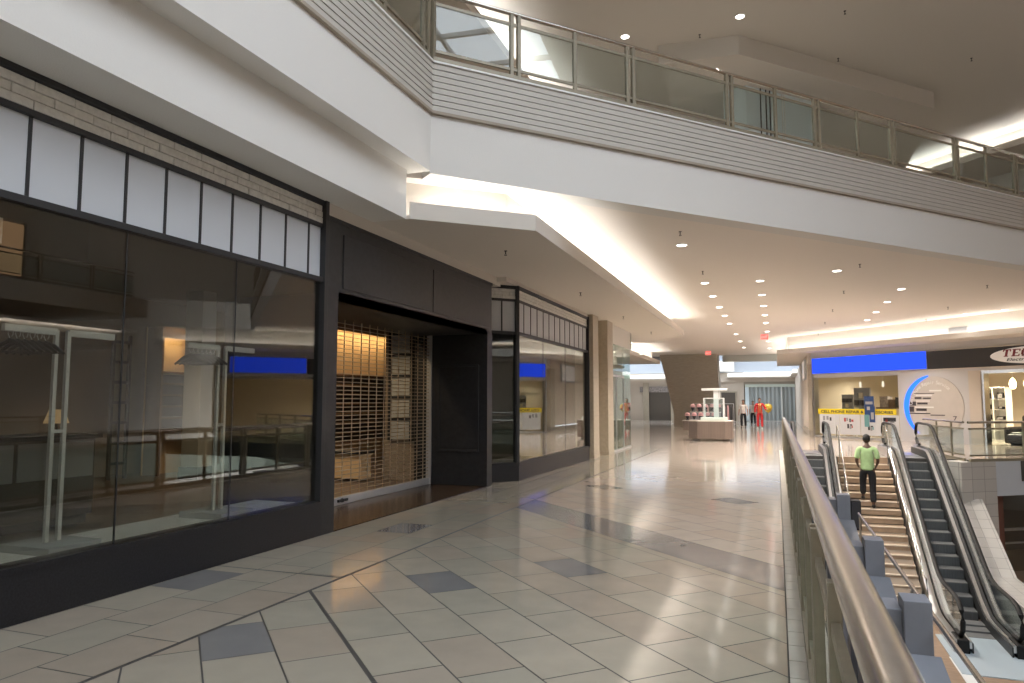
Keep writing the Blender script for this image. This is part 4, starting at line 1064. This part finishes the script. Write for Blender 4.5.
for k in range(n):
    x0 = -2.2+k*(3.6/n); z_ = 64.02+.1*(k % 2)
    MB().add([(x0,64.02+.1*(k%2),.06),(x0+3.6/n,64.02+.1*((k+1)%2),.06),(x0+3.6/n,64.02+.1*((k+1)%2),2.85),(x0,64.02+.1*(k%2),2.85),(x0,64.06+.1*(k%2),.06),(x0+3.6/n,64.06+.1*((k+1)%2),.06),(x0+3.6/n,64.06+.1*((k+1)%2),2.85),(x0,64.06+.1*(k%2),2.85)],
             [(0,1,2,3),(4,7,6,5),(0,4,5,1),(3,2,6,7),(0,3,7,4),(1,5,6,2)]).build('panel', pbr('door_grey', (.33,.365,.37), .5) if k == 0 else bpy.data.materials['door_grey'], fd)
MB().box(-2.5,1.42,63.95,64.2,2.85,3.08).build('track', M['mint'], fd); MB().box(-2.5,-2.2,63.95,64.2,0,2.85).build('jamb', M['upper_panel'], fd); MB().box(-2.5,1.42,63.95,64.2,0,.06).build('sill', M['alu'], fd)
MB().box(.35,.42,63.9,64.0,.06,2.85).build('lead_post', M['white_line'], fd)
struct(MB().box(-2.6,2,64.3,64.4,0,3.3).build('wall_far_right', M['store_mid']))
t = thing('clerestory_window', 'bright white clerestory window beside the leaning block, daylight given by a glowing face', 'sign', (-4.1, 63.7, 4.2))
MB().box(-4.86,-3.32,63.75,64,4.18,5.12).build('frame', M['white_line'], t); MB().box(-4.8,-3.38,63.72,63.75,4.24,5.06).build('face', emis('window_daylight_glow', (1,1,1), 1.6), t)  # clerestory window: its daylight is put in as an emissive face
do = sroot('door_1', (-4.1, 64.1, 0), 'dark shop opening in the beige far wall behind the kiosk', 'doorway')
MB().box(-4.9,-3.3,64.1,64.2,.0,2.4).build('dark_opening', M['store_dark'], do); MB().box(-5.0,-4.9,64.05,64.2,0,2.5).box(-3.3,-3.2,64.05,64.2,0,2.5).box(-4.9,-3.3,64.05,64.2,2.4,2.5).build('door_frame', M['beige_stone'], do)
do = sroot('door_2', (-10.3, 64.1, 0), 'dark shop opening at the far left end', 'doorway')
MB().box(-10.6,-8.7,64.08,64.2,.0,2.45).build('dark_opening', M['store_dark'], do); MB().box(-11.4,-8.5,64.0,64.2,2.45,2.95).build('sign_band', M['garment'], do)
MB().box(-11.1,-10.6,63.9,64.2,0,3.3).box(-8.7,-8.4,63.9,64.2,0,3.3).build('door_frame', M['beige_stone'], do)
# left far wall with doors
struct(MB().box(-13.2,-13,25.9,64,0,4.8).build('wall_left_far', M['beige_wall']))
for q, yy in enumerate((40, 50, 58)):
    t = thing('wall_pilaster', ['beige stone pilaster far left, nearest the glass shop','beige stone pilaster far left in the middle','beige stone pilaster at the far left end'][q], 'pilaster', (-12.8, yy, 0))
    MB().box(-13,-12.6,yy,yy+.7,0.15,4.0).build('shaft', M['beige_stone'], t); MB().box(-13,-12.55,yy-.05,yy+.75,0,.15).build('plinth', M['taupe'], t)

# kiosk
k = thing('kiosk_counter', 'brown ribbed kiosk counter with pale top standing in the corridor', 'kiosk', (-2.6, 31.3, 0))
oct_ = [(-3.1,30.55),(-2.0,30.55),(-1.75,30.9),(-1.75,31.9),(-3.5,31.9),(-3.5,30.95)]
sm_ = [(-2.62+(x+2.62)*.82, 31.25+(y-31.25)*.82) for x, y in oct_]
MB().prism(oct_, .09, .80).build('body', M['rib_brown'], k); MB().prism(sm_, .0, .09).build('plinth', M['taupe'], k); MB().prism(oct_, .80, .84).build('worktop', M['kiosk_top'], k)
k = thing('display_case', 'empty glass display case with mint base on the kiosk counter', 'display case', (-2.45, 31.2, .84))
MB().box(-3.0,-1.95,30.85,31.55,.84,.97).build('base', M['mint'], k, bevel=.01)
fr = MB()
for x in (-2.86,-2.08):
    for y in (30.95,31.45): fr.box(x-.018,x+.018,y-.018,y+.018,.97,1.77)
for y in (30.95,31.45): fr.box(-2.84,-2.1,y-.018,y+.018,1.74,1.77)
for x in (-2.86,-2.08): fr.box(x-.018,x+.018,30.97,31.43,1.74,1.77)
fr.build('frame', M['white_line'], k)
MB().box(-2.85,-2.09,30.945,30.951,.97,1.74).build('front_pane', M['glass_rail'], k); MB().box(-2.865,-2.859,30.97,31.43,.97,1.74).build('side_pane', M['glass_rail'], k); MB().box(-2.081,-2.075,30.97,31.43,.97,1.74).build('side_pane', M['glass_rail'], k)
k = thing('sign_post', 'white T shaped sign post rising above the kiosk display case', 'sign post', (-2.4, 31.7, .84))
MB().box(-2.52,-2.32,31.62,31.74,.84,2.08).build('post', M['white_line'], k); MB().box(-3.0,-1.95,31.56,31.8,2.08,2.18).build('top_bar', M['white_line'], k, bevel=.01); MB().box(-2.3,-2.25,31.64,31.7,1.7,2.08).build('bracket', M['white_line'], k)
k = thing('kiosk_counter', 'second kiosk counter behind, stacked with pink capped display heads', 'kiosk', (-4.2, 37, 0))
MB().box(-4.4,-2.6,36.6,37.4,.2,.66).build('body', M['rib_brown'], k); MB().box(-4.2,-2.8,36.7,37.3,0,.2).build('plinth', M['taupe'], k); MB().box(-4.45,-2.55,36.55,37.45,.66,.70).build('worktop', M['kiosk_top'], k)
rk = thing('display_riser', 'tall display riser behind the capped heads on the second kiosk', 'riser', (-3.4, 37.25, .70))
MB().box(-4.1,-2.65,37.15,37.4,.70,1.08).build('body', M['grey_item'], rk); MB().box(-4.12,-2.63,37.1,37.42,1.08,1.12).build('ledge', M['kiosk_top'], rk)
hd = None
for row in range(2):
    for c in range(5):
        x, y, z = (-4.2+.32*c, 36.85, .70) if row == 0 else (-3.98+.31*c, 37.25, 1.12)
        lab = 'pink capped dark display head, %s from the left in the %s row' % (ORD[c], ['lower', 'upper'][row])
        if hd is None:
            hd = thing('capped_bust', lab, 'bust', (x,y,z), 'capped display heads')
            MB().lathe([(.085,0),(.09,.02),(.045,.06),(.05,.1),(.085,.15),(.09,.22),(.07,.28)], (x,y,z), 12).build('bust', M['dark_item'], hd, smooth=True)
            MB().ball((x,y,z+.29), (.125,.125,.10), 12).lathe([(.15,.22),(.15,.235),(.1,.25)], (x,y,z), 12).build('cap', M['pink'], hd, smooth=True)
        else: dup(hd, (x,y,z), lab, 'capped display heads')
# garment racks right of the kiosk
for q, (x, y) in enumerate(((-2.95, 43.5), (-4.3, 46.0))):
    t = thing('garment_rack', ['rail of dark garments behind the kiosk, beside the person in white', 'rail of dark garments further back behind the kiosk'][q], 'garment rack', (x, y, 0))
    for g_ in (-1, 1):
        MB().tube([(x+g_*.6,y,.03),(x+g_*.6,y,1.5)], .016, 8).build('post', M['alu'], t); MB().box(x+g_*.6-.03,x+g_*.6+.03,y-.28,y+.28,0,.05).build('foot', M['alu'], t)
    MB().tube([(x-.6,y,1.5),(x+.6,y,1.5)], .016, 8).build('rail', M['alu'], t)
    for c in range(6):
        xx = x-.48+.19*c
        MB().add([(xx-.05,y-.22,.55),(xx+.05,y-.22,.55),(xx+.05,y+.22,.55),(xx-.05,y+.22,.55),(xx-.04,y-.2,1.3),(xx+.04,y-.2,1.3),(xx+.04,y+.2,1.3),(xx-.04,y+.2,1.3),(xx,y,1.46)],
                 [(0,3,2,1),(0,1,5,4),(1,2,6,5),(2,3,7,6),(3,0,4,7),(4,5,8),(5,6,8),(6,7,8),(7,4,8)]).build('garment', M[['garment','pink','dark_item'][c % 3]], t, bevel=.02)

# ------------------------------------------------------------------ ceiling fittings
dl0 = None
def downlight(x, y, z, lab, grp, e=110):
    global dl0
    if dl0 is None:
        dl0 = thing('downlight', lab, 'downlight', (x,y,z), grp)
        MB().lathe([(.125,-.004),(.125,-.014),(.10,-.016),(.095,-.004)], (x,y,z), 24).build('trim_ring', M['white_line'], dl0)
        MB().lathe([(.094,-.004),(.094,-.012)], (x,y,z), 24).build('lens', M['lamp'], dl0)
    else: dup(dl0, (x,y,z), lab, grp)
    if e: spot('downlight_beam', (x,y,z-.03), e, (1,.91,.83), 130, .7, .09)
def dl_row(X, ys, rowname, grp, e):
    for i, y in enumerate(ys): downlight(X*1.019, y*1.019, ZC, 'recessed downlight, %s from the balcony in the %s' % (ORD[i], rowname), grp, e)
ED = 520
dl_row(-1.68, [14.34,19.2,21.7,24.3,26.8,29.6,34.3,38.5,43], 'left corridor row', 'left row downlights', ED)
dl_row(-.32, [19.33,21.9,24.46,27.1,29.8,33.5,39,44], 'row beside the exit sign', 'exit row downlights', ED)
dl_row(1.42, [18.46], 'short run over the stair head', 'stair downlights', ED)
dl_row(3.3, [22.1,24.8,27.5,30.1,34.7], 'row over the escalators', 'escalator row downlights', ED)
dl_row(6.34, [29.33], 'corner near the right cove', 'right downlights', 60)
dl_row(7.3, [28.4,30.5], 'pair at the right edge', 'right downlights', 60)
downlight(-6.3, 36, 4.0, 'recessed downlight in the far left soffit beyond the glass shop', 'far downlights', 60)
for (x, y, lab) in ((-.56,17.2,'upper recessed downlight above the middle of the balcony rail'),(-3.3,17.2,'upper recessed downlight just above the balcony handrail, left one'),(-8.85,13.64,'upper recessed downlight seen through the left balcony glass'),(1.2,26.5,'upper recessed downlight seen through the middle balcony glass')):
    downlight(x, y, ZT if y != 26.5 else 10.2, lab, 'upper downlights', 420)
sp0 = None
def sprinkler(x, y, z, lab):
    global sp0
    if sp0 is None:
        sp0 = thing('sprinkler', lab, 'sprinkler', (x,y,z), 'ceiling sprinklers')
        MB().lathe([(.03,0),(.03,-.006),(.009,-.012),(.009,-.055),(.014,-.058)], (x,y,z), 10).lathe([(.03,.004),(.03,-.002)],(x,y,z),10).build('body', M['deck_dark'], sp0)
        MB().lathe([(.026,-.075),(.026,-.079)], (x,y,z), 10).tube([(x-.013,y,z-.055),(x-.013,y,z-.077)],.003,6).tube([(x+.013,y,z-.055),(x+.013,y,z-.077)],.003,6).build('deflector', M['deck_dark'], sp0)
    else: dup(sp0, (x,y,z), lab, 'ceiling sprinklers')
for i, y in enumerate((10.98,15.83,20.74,25.69)): sprinkler(-4.14, y, 4.09, 'small dark sprinkler under the left hung soffit, %s from the balcony' % ORD[i])
for i, y in enumerate((13.2,17.46)): sprinkler(-1.6, y*1.019, ZC, 'small dark sprinkler beside the left downlight row, %s from the balcony' % ORD[i])
for i, y in enumerate((17.77,21.97,26.3,30.4,35.4)): sprinkler(1.88, y*1.019, ZC, 'small dark sprinkler in the row over the stair head, %s from the balcony' % ORD[i])
for i, y in enumerate((22.2,26.9,30.6)): sprinkler(5.45, y*1.019, ZC, 'small dark sprinkler in the right ceiling row, %s from the balcony' % ORD[i])
for i, (x, y) in enumerate(((1.75,17.8),(-1.54,17.75),(1.79,20.3),(5.11,21.5))): sprinkler(x, y, ZT, 'small dark sprinkler on the upper ceiling, ' + ['middle one high over the rail','left one beside the hung panel corner','one just above the edge of the hung panel','far right one'][i])
def exitsign(x, y, lab):
    t = thing('exit_sign', lab, 'exit sign', (x, y, ZC-.36))
    MB().box(x-.17,x+.17,y-.03,y+.03,ZC-.34,ZC-.08).build('housing', M['white_line'], t, bevel=.008)
    MB().box(x-.155,x+.155,y-.036,y-.03,ZC-.325,ZC-.095).build('face', M['exit_red'], t)
    MB().tube([(x,y,ZC-.08),(x,y,ZC)],.015,8).build('stem', M['white_line'], t)
    F = frame((x, y-.036), 90)
    text('EXIT', .17, F, -.14, ZC-.27, .001, M['sign_white'], t, bold=.004, width=.27, ext=.002)
exitsign(-.45, 34.6, 'red exit sign hanging in the middle of the corridor ceiling')
exitsign(-3.82, 44.9, 'red exit sign hanging in front of the leaning brown block')
# vent parts
vt = vent_
FV = frame((.07,37.45), 138.7)
MB().fbox(FV, 8.7, 9.5, -.5, -.46, 4.12, 4.40).build('frame', M['alu'], vt, bevel=.005)
for k in range(6): MB().fbox(FV, 8.75, 9.45, -.46, -.45, 4.15+.04*k, 4.17+.04*k).build('slat', M['grey_item'], vt)

# ------------------------------------------------------------------ opposite side and back of the atrium
struct(MB().box(20,20.2,-12,64,ZL,ZT).build('wall_right', M['beige_wall']))
struct(MB().box(-14,20,-12.2,-12,ZL,ZT).build('wall_back', M['beige_wall']))
struct(MB().box(-4.4,20,-12,-3.0,-.5,0).build('floor_back', M['tech_floor']))
struct(MB().box(15.4,20,-3,22,-.5,0).build('floor_opposite', M['tech_floor']))
struct(MB().box(15.4,20,-12,24,5.3,ZU).build('floor_upper_opposite', M['siding']))
NO = frame((15.5,24), 180)
railing('balcony_railing', NO, 34, ZU, [2.2*k+.5 for k in range(0,15)], [], 'bronze railing on the opposite upper balcony', (15.5,7), top=1.05)
NO2 = frame((15.5,20), 180)
railing('landing_railing', NO2, 22, 0, [2.2*k+.5 for k in range(0,10)], [], 'bronze railing along the opposite gallery', (15.5,9), top=1.05)
for q, (y0, z0) in enumerate(((0,ZU),(7.5,ZU),(15,ZU))):
    o = sroot('window_%d' % (10+q), (19.8,y0+3,z0), None, None)
    MB().box(19.9,20,y0,y0+6.5,z0+.3,z0+3.1).build('pane', emis('warm_shop_window_%d' % q, (1,.60,.32), .8), o)
    MB().box(19.85,20,y0-.1,y0,z0,z0+3.2).box(19.85,20,y0+6.5,y0+6.6,z0,z0+3.2).box(19.85,20,y0+3.2,y0+3.3,z0+.3,z0+3.1).build('window_frame', M['bronze'], o)
for q, y0 in enumerate((-2, 6.5)):
    o = sroot('window_%d' % (13+q), (19.8,y0+3,0), None, None)
    MB().box(19.9,20,y0,y0+7,.3,2.9).build('pane', pbr('dim_shop_%d' % q, (.08,.07,.06), .3), o)
    MB().box(19.85,20,y0-.1,y0,0,3).box(19.85,20,y0+7,y0+7.1,0,3).build('window_frame', M['bronze'], o)
struct(MB().box(15.4,20,-3,23.5,3.9,4.1).build('trim_29', M['soffit']))
o = thing('light_cove', 'long cove lamp over the opposite gallery', 'lamp', (15.7,8,4.1))
MB().box(15.6,15.75,-2.5,23,4.12,4.2).build('diffuser', M['lamp'], o); MB().box(15.4,15.48,-3,23.5,4.1,4.3).build('lip', M['soffit'], o)
struct(MB().box(15.4,20,-3,23.5,4.6,4.7).build('ceiling_opposite', M['ceil']))

# ------------------------------------------------------------------ people
def skinmesh(chains, sub=2):
    vs = []; es = []; rs = []; idx = {}
    def vid(key, p, r):
        if key in idx: return idx[key]
        idx[key] = len(vs); vs.append(p); rs.append(r); return idx[key]
    for ch in chains:
        prev = None
        for (key, p, r) in ch:
            i = vid(key, p, r)
            if prev is not None and prev != i: es.append((prev, i))
            prev = i
    me = bpy.data.meshes.new('tmp'); me.from_pydata(vs, es, [])
    o = bpy.data.objects.new('tmp', me); COL.objects.link(o)
    md = o.modifiers.new('s', 'SKIN'); md.use_smooth_shade = True
    lay = me.skin_vertices[0].data
    for i, r in enumerate(rs):
        lay[i].radius = (r, r) if not isinstance(r, tuple) else r
        lay[i].use_root = (i == 0)
    sb_ = o.modifiers.new('u', 'SUBSURF'); sb_.levels = sub; sb_.render_levels = sub
    m = bpy.data.meshes.new_from_object(o.evaluated_get(bpy.context.evaluated_depsgraph_get()))
    bpy.data.objects.remove(o)
    return m
def place(me, name, mats, parent, rot, scale, sel=None):
    Mx = Matrix.Rotation(rot, 4, 'Z') @ Matrix.Scale(scale, 4)
    me.transform(Mx)
    me.materials.clear()
    for m in mats: me.materials.append(m)
    me.polygons.foreach_set('use_smooth', [True]*len(me.polygons)); me.update()
    o = bpy.data.objects.new(name, me); COL.objects.link(o); o.parent = parent
    return o
def remesh(meshes, vox):
    bm = bmesh.new()
    for m in meshes: bm.from_mesh(m)
    me = bpy.data.meshes.new('tmp'); bm.to_mesh(me); bm.free()
    o = bpy.data.objects.new('tmp', me); COL.objects.link(o)
    md = o.modifiers.new('r', 'REMESH'); md.mode = 'VOXEL'; md.voxel_size = vox
    sm = o.modifiers.new('m', 'SMOOTH'); sm.iterations = 3; sm.factor = .5
    m = bpy.data.meshes.new_from_object(o.evaluated_get(bpy.context.evaluated_depsgraph_get()))
    bpy.data.objects.remove(o); return m
def head_mesh(c, n=28):
    """skull, jaw, brow, nose, lips and ears; face looks along +Y"""
    b = MB(); rings = []
    for i in range(n+1):
        a = -PI/2+PI*i/n; cz = math.sin(a); cr = max(math.cos(a), .03); ring = []
        for k in range(n):
            t = 2*PI*k/n; x = math.cos(t)*cr; y = math.sin(t)*cr
            px = x*.074; py = y*.093; pz = cz*.118
            if cz < 0: px *= 1+.16*cz; py = py*(1+.10*cz)+(.012*-cz)
            if y > .75 and -.25 < cz < .15: py += .0
            front = max(0, y)
            if abs(x) < .2 and -.35 < cz < .12: py += .020*(1-abs(x)/.2)*max(0,(1-abs(cz+.14)/.24))*front
            if abs(abs(x)-.38) < .2 and abs(cz-.06) < .14: py -= .008*front
            if abs(x) < .3 and abs(cz+.5) < .07: py += .005*front
            ring.append((c[0]+px, c[1]+py+.01, c[2]+pz))
        rings.append(ring)
    b.loft(rings)
    for s in (-1,1): b.ball((c[0]+s*.074, c[1]+.0, c[2]-.012), (.012,.022,.032), 10)
    me = bpy.data.meshes.new('tmp'); me.from_pydata(b.v, [], b.f); 
    bm = bmesh.new(); bm.from_mesh(me); bmesh.ops.recalc_face_normals(bm, faces=bm.faces[:]); bm.to_mesh(me); bm.free()
    return me
def person(label, loc, rot, H, skin, top, bottom, shoe, pose, hair=True, robe=False, trim=None, vox=.011):
    """local frame: faces +Y, 1.75 m tall before scaling"""
    root = thing('person', label, 'person', loc)
    sc = H/1.75
    J = dict(pel=(0,0,.94), wst=(0,.005,1.07), chs=(0,0,1.26), shc=(0,-.01,1.40), nk=(0,-.005,1.49), hd=(0,.015,1.60))
    for s, n in ((-1,'L'),(1,'R')):
        J['hip'+n]=(s*.095,0,.90); J['kn'+n]=(s*.105,.02,.50); J['an'+n]=(s*.11,-.02,.09); J['to'+n]=(s*.125,.14,.035)
        J['sh'+n]=(s*.185,-.01,1.40); J['el'+n]=(s*.245,-.03,1.12); J['wr'+n]=(s*.26,.06,.89)
    J.update(pose)
    V = lambda k: Vector(J[k])
    ch = [[('pel',J['pel'],.125),('wst',J['wst'],.115),('chs',J['chs'],(.135,.105)),('shc',J['shc'],.085),('nk',J['nk'],.052),('hd',tuple(V('nk')*.35+V('hd')*.65),.055)]]
    tr = [[('pel',J['pel'],(.158,.125)),('wst',tuple(V('pel')*.5+V('wst')*.5),(.150,.118))]]
    sh_ = [[('lo',tuple(V('pel')+Vector((0,0,-.08))),(.165,.132)),('pel',tuple(V('pel')*.7+V('wst')*.3),(.160,.126)),('wst',J['wst'],(.153,.122)),('chs',J['chs'],(.172,.126)),('shc',J['shc'],(.115,.09)),('nk',tuple(V('shc')*.4+V('nk')*.6),.064)]]
    shoes = []
    for n, s in (('L',-1),('R',1)):
        h, k, a, t = (V(x+n) for x in ('hip','kn','an','to'))
        ch.append([('pel',J['pel'],.125),('hip'+n,tuple(h),.088),('th'+n,tuple(h*.5+k*.5),.073),('kn'+n,tuple(k),.055),('cf'+n,tuple(k*.65+a*.35),.056),('an'+n,tuple(a),.038),('bl'+n,tuple(a*.35+t*.65+Vector((0,0,-.012))),.036),('to'+n,tuple(t),.028)])
        tr.append([('pel',J['pel'],(.158,.125)),('hip'+n,tuple(h),.108),('th'+n,tuple(h*.5+k*.5),.094),('kn'+n,tuple(k),.078),('cf'+n,tuple(k*.5+a*.5),.076),('an'+n,tuple(k*.1+a*.9),.070)])
        hl = a+(a-t).normalized()*.035
        shoes.append([('h',(hl.x,hl.y,a.z-.045),.040),('a',(a.x,a.y,a.z-.03),.048),('b',tuple(a*.35+t*.65+Vector((0,0,-.008))),.047),('t',tuple(t),.036)])
        S_, e, w_ = (V(x+n) for x in ('sh','el','wr'))
        ch.append([('shc',J['shc'],.085),('sh'+n,tuple(S_),.056),('ua'+n,tuple(S_*.5+e*.5),.047),('el'+n,tuple(e),.039),('fa'+n,tuple(e*.6+w_*.4),.040),('wr'+n,tuple(w_),.027)])
        slv = .45 if not robe else .9
        if robe: sh_.append([('shc',J['shc'],(.115,.09)),('sh'+n,tuple(S_),.078),('ua'+n,tuple(S_*.5+e*.5),.070),('el'+n,tuple(e),.066),('cu'+n,tuple(e*.15+w_*.85),.066)])
        else: sh_.append([('shc',J['shc'],(.115,.09)),('sh'+n,tuple(S_),.076),('ua'+n,tuple(S_*.5+e*.5),.070),('cu'+n,tuple(S_*.12+e*.88),.068)])
        # hand: palm, four bent fingers of different lengths, thumb from the side
        d = (w_-e).normalized(); side = Vector((0,1,0))-d*d.y; side = side.normalized(); inn = d.cross(side)*(-s)
        pc = w_+d*.05
        ch.append([('wr'+n,tuple(w_),.027),('pm'+n,tuple(pc),(.032,.02)),('pe'+n,tuple(w_+d*.085),(.03,.017))])
        for f, (o_, L_) in enumerate(((.027,.068),(.010,.078),(-.008,.072),(-.025,.056))):
            b0 = w_+d*.085+side*o_
            ch.append([('pe'+n,tuple(w_+d*.085),(.03,.017)),('f0%d'%f+n,tuple(b0),.0095),('f1%d'%f+n,tuple(b0+d*L_*.5+inn*.008),.0085),('f2%d'%f+n,tuple(b0+d*L_*.85+inn*.03),.0075)])
        tb = w_+d*.03+side*.03
        ch.append([('pm'+n,tuple(pc),(.032,.02)),('t0'+n,tuple(tb+side*.012),.0105),('t1'+n,tuple(tb+side*.026+d*.03+inn*.01),.0095),('t2'+n,tuple(tb+side*.030+d*.055+inn*.02),.008)])
    bodym = remesh([skinmesh(ch, 1), head_mesh(Vector(J['hd'])+Vector((0,0,.03)))], vox)
    bd = place(bodym, 'body', [skin, M['hair'], pbr('lips', (.28,.09,.08), .5)], root, rot, sc)
    # eyes and mouth as small face patches of the same surface
    hc = Vector(J['hd'])+Vector((0,0,.03)); Rm = Matrix.Rotation(-rot, 3, 'Z')
    for p in bodym.polygons:
        q = Rm @ (p.center/sc)-hc
        if q.y > .06:
            if abs(abs(q.x)-.03) < .013 and abs(q.z-.008) < .008: p.material_index = 1
            elif abs(q.x) < .024 and abs(q.z+.06) < .008: p.material_index = 2
    place(skinmesh(tr, 2), 'trousers', [bottom], root, rot, sc)
    place(skinmesh(sh_, 2), 'shirt' if not robe else 'jacket', [top], root, rot, sc)
    for c in shoes: place(skinmesh([c], 2), 'shoe', [shoe], root, rot, sc)
    if hair:
        b = MB(); rings = []; n = 20
        for i in range(12):
            a = -.25+(PI/2+.25)*i/11; cr = max(math.cos(a),.02); ring = []
            for k in range(n):
                t = 2*PI*k/n; y = math.sin(t)
                lift = .055*max(0,y)**.7 if i < 8 else 0
                zz = math.sin(a)*.122
                if y > 0 and i < 8: zz = max(zz, .05+.03*y*(1-i/8)*.0+ .06*y*(1-i/12))
                ring.append((hc.x+math.cos(t)*cr*.083, hc.y+.004+math.sin(t)*cr*(.099 if y < 0 else .10), hc.z+.006+zz))
            rings.append(ring)
        b.loft(rings); me = bpy.data.meshes.new('hair'); me.from_pydata(b.v, [], b.f)
        bm = bmesh.new(); bm.from_mesh(me); bmesh.ops.recalc_face_normals(bm, faces=bm.faces[:]); bm.to_mesh(me); bm.free()
        place(me, 'hair', [M['hair']], root, rot, sc)
    if trim:
        b = MB()
        for x in (-.05,.05): b.tube([(x,.10,1.42),(x*.9,.145,1.28),(x*.8,.14,1.05),(x*.8,.145,.9)], .018, 8)
        me = bpy.data.meshes.new('trim'); me.from_pydata(b.v, [], b.f); place(me, 'front_trim', [trim], root, rot, sc)
    return root
# man climbing the stairs, back to the camera: right foot on a tread, left foot two treads higher
ym = 21.45; kst = int((YS0-ym)/TR)+1; zst = -RI*kst
lift = RI
person('person in a lime green shirt and black trousers climbing the stairs', (2.21, ym, zst), R(-4), 1.95, M['skin_dark'], M['shirt_green'], M['trousers'], M['shoe'],
       dict(knL=(-.105,.12,.60), anL=(-.11,.20,.09+RI), toL=(-.12,.35,.035+RI), hipL=(-.095,.01,.91), anR=(.10,-.03,.09), toR=(.115,.12,.035), knR=(.10,.03,.50),
            elL=(-.232,-.05,1.12), wrL=(-.20,.16,1.0), elR=(.232,-.05,1.12), wrR=(.20,.16,.99)))
person('person in a white shirt and dark trousers walking towards the camera beyond the kiosk', (-1.95, 46.4, 0), PI-.1, 1.74, M['skin'], M['shirt_white'], M['trousers'], M['shoe'],
       dict(anL=(-.10,-.12,.10), toL=(-.11,.03,.035), knL=(-.10,.0,.5), anR=(.10,.12,.09), toR=(.11,.28,.04), knR=(.10,.12,.52)))
person('person in a red suit with gold trim walking in the corridor beside the yellow balloon', (-.98, 45.4, 0), PI+.1, 1.84, M['skin'], M['red_suit'], M['red_suit'], M['shoe_white'],
       dict(anL=(-.11,.1,.09), toL=(-.12,.26,.04), anR=(.11,-.08,.10), toR=(.12,.07,.035), elL=(-.30,.0,1.15), wrL=(-.36,.2,1.1)), robe=True, trim=M['gold_trim'])
person('person in a pale shirt half hidden behind the person in red', (-1.55, 52, 0), PI, 1.68, M['skin'], M['shirt_white'], M['trousers'], M['shoe'], {})
bl_ = thing('balloon', 'round yellow balloon carried beside the person in red', 'balloon', (-.50, 46.62, 1.05))
prof = [(.012,.0),(.03,.03),(.16,.12),(.24,.26),(.255,.36),(.21,.49),(.12,.56),(.02,.585)]
MB().lathe(prof, (-.52,46.62,.92), 20).build('envelope', M['balloon'], bl_, smooth=True)
MB().lathe([(.03,-.03),(.012,.0)], (-.52,46.62,.92), 10).build('knot', M['balloon'], bl_)
MB().tube([(-.52,46.62,.9),(-.58,46.6,.98),(-.66,46.45,1.06)], .004, 6).build('string', M['white_line'], bl_)

# ------------------------------------------------------------------ world, camera, view
W = bpy.data.worlds.new('sky'); SC.world = W; W.use_nodes = True
bg = W.node_tree.nodes['Background']; bg.inputs[0].default_value = (.84,.91,1.0,1); bg.inputs[1].default_value = 4.6
cam = bpy.data.cameras.new('camera'); co = bpy.data.objects.new('camera', cam); COL.objects.link(co)
cam.sensor_width = 36; cam.sensor_fit = 'HORIZONTAL'; cam.lens = 720/1024*36; cam.clip_start = .02; cam.clip_end = 300
pitch = math.atan((402-341.5)/720); yaw = math.atan((777-512)/720*math.cos(pitch))
co.location = (0,0,1.6); co.rotation_euler = (PI/2+pitch, 0, yaw)
SC.camera = co
vs_ = SC.view_settings; SC.display_settings.display_device = 'sRGB'
vs_.view_transform = 'Standard'; vs_.look = 'None'; vs_.gamma = 1; vs_.exposure = 0.2; vs_.use_curve_mapping = False
SC.cycles.use_denoising = True
SC.cycles.max_bounces = 10; SC.cycles.diffuse_bounces = 4; SC.cycles.glossy_bounces = 5; SC.cycles.transparent_max_bounces = 24
SC.cycles.sample_clamp_indirect = 6
